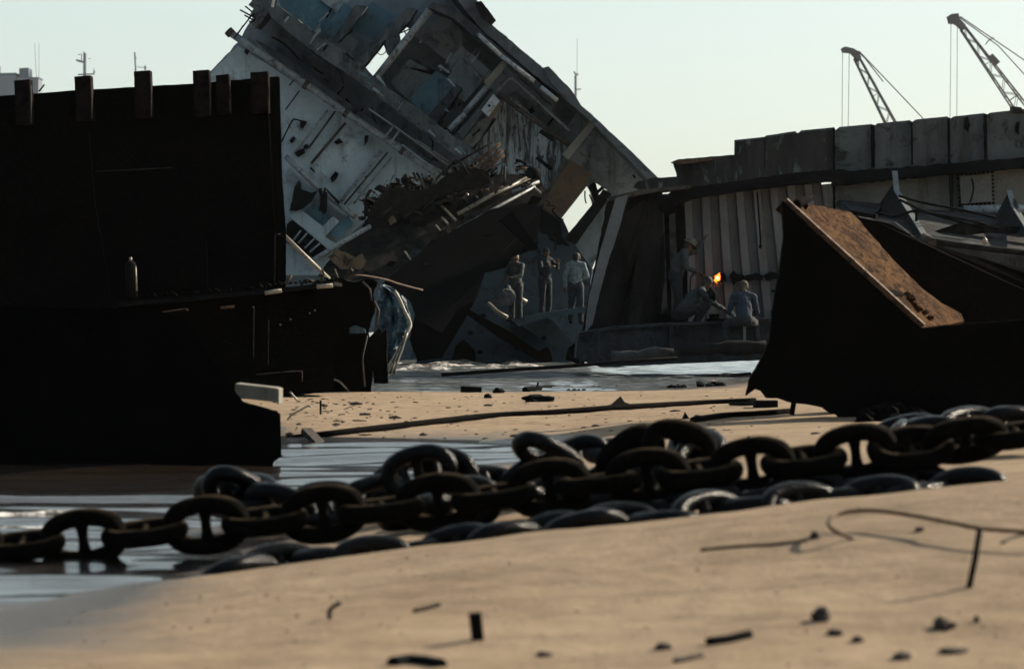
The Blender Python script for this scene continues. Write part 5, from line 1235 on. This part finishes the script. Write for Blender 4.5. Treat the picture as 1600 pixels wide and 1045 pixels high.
pts = [ontop(px, min(1040, py + 26)) for px, py in wl]
pts = [W(px, py, q.y) for (px, py), q in zip(wl, pts)]
pts[0] = ontop(1334, 844)
scrap('wire_loop', 'thick wire loop springing off the sand at right', 'wire', MB().tube(curve(pts, 8), .0085, 7), 'rod')
strip('twig', 'thin twig on the sand at the far right edge', 'twig', [(1566, 850), (1584, 843), (1610, 838)], .007, 'bare')
# mid ground
strip('hawser', 'long dark hawser lying across the sand from left to right', 'hawser', [(432, 692), (520, 683), (640, 668), (760, 655), (860, 648), (960, 641), (1080, 634), (1180, 629)], .032, 'tar', .8, 6)
strip('cable', 'thin dark cable on the sand left of the rusty hull wedge', 'cable', [(1082, 660), (1130, 654), (1180, 650), (1238, 646)], .03, 'tar', .8)
g = ontop(1237, 648)
scrap('stake', 'short dark stake standing beside the tip of the rusty hull wedge', 'stake', MB().bar(g, W(1241, 624, g.y), .05, .03, (0, 1, 0)), 'soot')
scrap('scrap_box', 'flat dark scrap frame lying under the left tip of the rusty hull wedge', 'scrap', MB().box(ontop(1196, 636) + Vector((0, 0, .03)), (.26, .2, .09)).box(ontop(1160, 634) + Vector((0, 0, .02)), (.3, .1, .03)), 'soot')
scrap('scrap_box', 'dark square scrap block at the far sand edge, left of centre', 'scrap', MB().box(ontop(736, 613) + Vector((0, 0, .04)), (.29, .2, .09), Euler((0, .06, .1))), 'soot')
stone('low dark scrap lump at the sand edge beside the square block', 778, 614, 18, 7, 'soot', 21, 'scrap_lump')
scrap('scrap_plate', 'dark wedge shaped scrap plate lying on the sand in the middle', 'scrap', MB().rock(ontop(842, 627) + Vector((0, 0, .02)), (.20, .2, .06), 4, 3, .5), 'soot')
stone('small dark scrap lump on the sand left of the wedge shaped scrap plate', 762, 622, 12, 6, 'soot', 22, 'scrap_lump')
g = ontop(972, 636)
scrap('scrap_plate', 'grey pointed scrap plate standing on the sand right of centre', 'scrap', MB().prism([(952, 635, g.y), (960, 628, g.y), (970, 619, g.y), (976, 628, g.y), (992, 634, g.y), (990, 637, g.y)], 0, .12), 'bare')
g = ontop(1072, 654)
scrap('scrap_plate', 'small black triangular scrap standing behind the chain heap', 'scrap', MB().prism([(1066, 656, g.y), (1071, 644, g.y), (1078, 655, g.y)], 0, .1), 'soot')
strip('spar', 'long thin black spar lying in the shallow water', 'spar', [(690, 588), (800, 580), (880, 575), (980, 567), (1060, 562)], .03, 'soot', .8, 0)
bx = [W(690, 588, 47), W(800, 579.5, 50), W(900, 573, 52), W(960, 569, 53)]
g = ontop(838, 611)
scrap('stake', 'thin dark stake leaning out of the water at the sand edge', 'stake', MB().bar(g, W(841, 597, g.y), .03, .03, (0, 1, 0)), 'soot')
strip('timber', 'long dark timber along the far waterline, right of centre', 'timber', [(820, 612), (900, 607), (980, 601), (1060, 596), (1172, 588)], .045, 'soot', .7, 0)
for i, (lab, px, py, w, h) in enumerate((('ragged dark wrack lump at the waterline end of the long timber', 1110, 604, 62, 12), ('low dark wrack heap at the waterline in the middle of the long timber', 950, 608, 60, 8), ('small wrack lump at the waterline left of the long timber', 900, 611, 26, 6), ('dark wrack lump on the sand beside the hull wedge tip', 1060, 606, 30, 8))):
    g = ontop(px, py); k = g.y / F; mb = MB(); rr_ = random.Random(i)
    for q in range(12): mb.rock(g + Vector((rr_.uniform(-.5, .5) * w * k, rr_.uniform(-.2, .2), rr_.random() * h * k * .4)), (w * k * .12, .1, h * k * .35), q + i * 20, 1, .7)
    scrap('wrack_lump', lab, 'scrap heap', mb, 'soot')
g = ontop(500, 705)
scrap('plank', 'short plank with a sunlit edge leaning on the sand by the low black block', 'plank', MB().bar(W(478, 672, g.y + .3), W(512, 706, g.y), .10, .05, (0, 0, 1)), 'bare')
for lab, pl in (('bent pale wire arching over the sand by the low black block', [(449, 656), (456, 648), (470, 640), (482, 634), (486, 636)]), ('upright thin dark rod by the bent pale wire', [(501, 648), (501, 625)]), ('pale curved rod sprouting under the machinery casing', [(518, 592), (530, 596), (540, 606), (545, 612)]), ('short pale rod sprouting under the machinery casing', [(522, 590), (536, 582), (548, 576)]), ('thin rod leaning right of the pale curved rod', [(553, 600), (562, 612)]), ('thin straight rod between the two wrecks on the left', [(453, 612), (465, 626)])):
    g = ontop(pl[-1][0], max(p[1] for p in pl)); Yb = min(g.y, 39)
    scrap('rod', lab, 'rod', MB().tube(curve([W(p[0], p[1], Yb) for p in pl], 4), .013 * Yb / 30, 6), 'soot' if 'dark' in lab else 'bright')
# grit that nobody could count
mb = MB(); rnd = random.Random(12)
for i in range(480):
    if rnd.random() < .8: px, py = rnd.uniform(440, 1180), rnd.uniform(612, 690)
    else: px, py = rnd.uniform(440, 1600), rnd.uniform(612, 720)
    lot = rnd.random() < .4
    if lot: px, py = rnd.gauss(540, 70), rnd.uniform(622, 705)
    Y = 1.12 * F / (py - HZ) * rnd.uniform(.93, 1.0)
    p = G(px, Y)
    if p.z < WATER + .02: continue
    s = rnd.uniform(.004, .012) * (2.6 if rnd.random() < .08 else 1) * (1.5 if lot else 1)
    mb.rock(p + Vector((0, 0, s * .2)), (s * rnd.uniform(1, 3), s, s * .7), i, 1, .6)
o = mb.build('gravel', M['stone'], None); o['kind'] = 'stuff'
mb = MB()
for i in range(160):
    Y = rnd.uniform(7.6, 10.8); px = rnd.uniform(100, 1650); p = G(px, Y); s = rnd.uniform(.002, .006)
    mb.rock(p, (s * 1.5, s, s * .7), i, 1, .6)
o = mb.build('gravel', M['stone'], None); o['kind'] = 'stuff'

# ================================================================== the air
hm = bpy.data.materials.new('thin sea haze'); hm.use_nodes = True; nt = hm.node_tree; nt.nodes.clear()
out = nt.nodes.new('ShaderNodeOutputMaterial'); pv = nt.nodes.new('ShaderNodeVolumePrincipled')
pv.inputs['Color'].default_value = (.9, .95, .97, 1); pv.inputs['Density'].default_value = .00006; pv.inputs['Anisotropy'].default_value = .3
nt.links.new(pv.outputs[0], out.inputs['Volume'])
hz = MB().box((0, 750, 75), (2600, 1700, 162)).build('haze', hm, None); hz['kind'] = 'stuff'
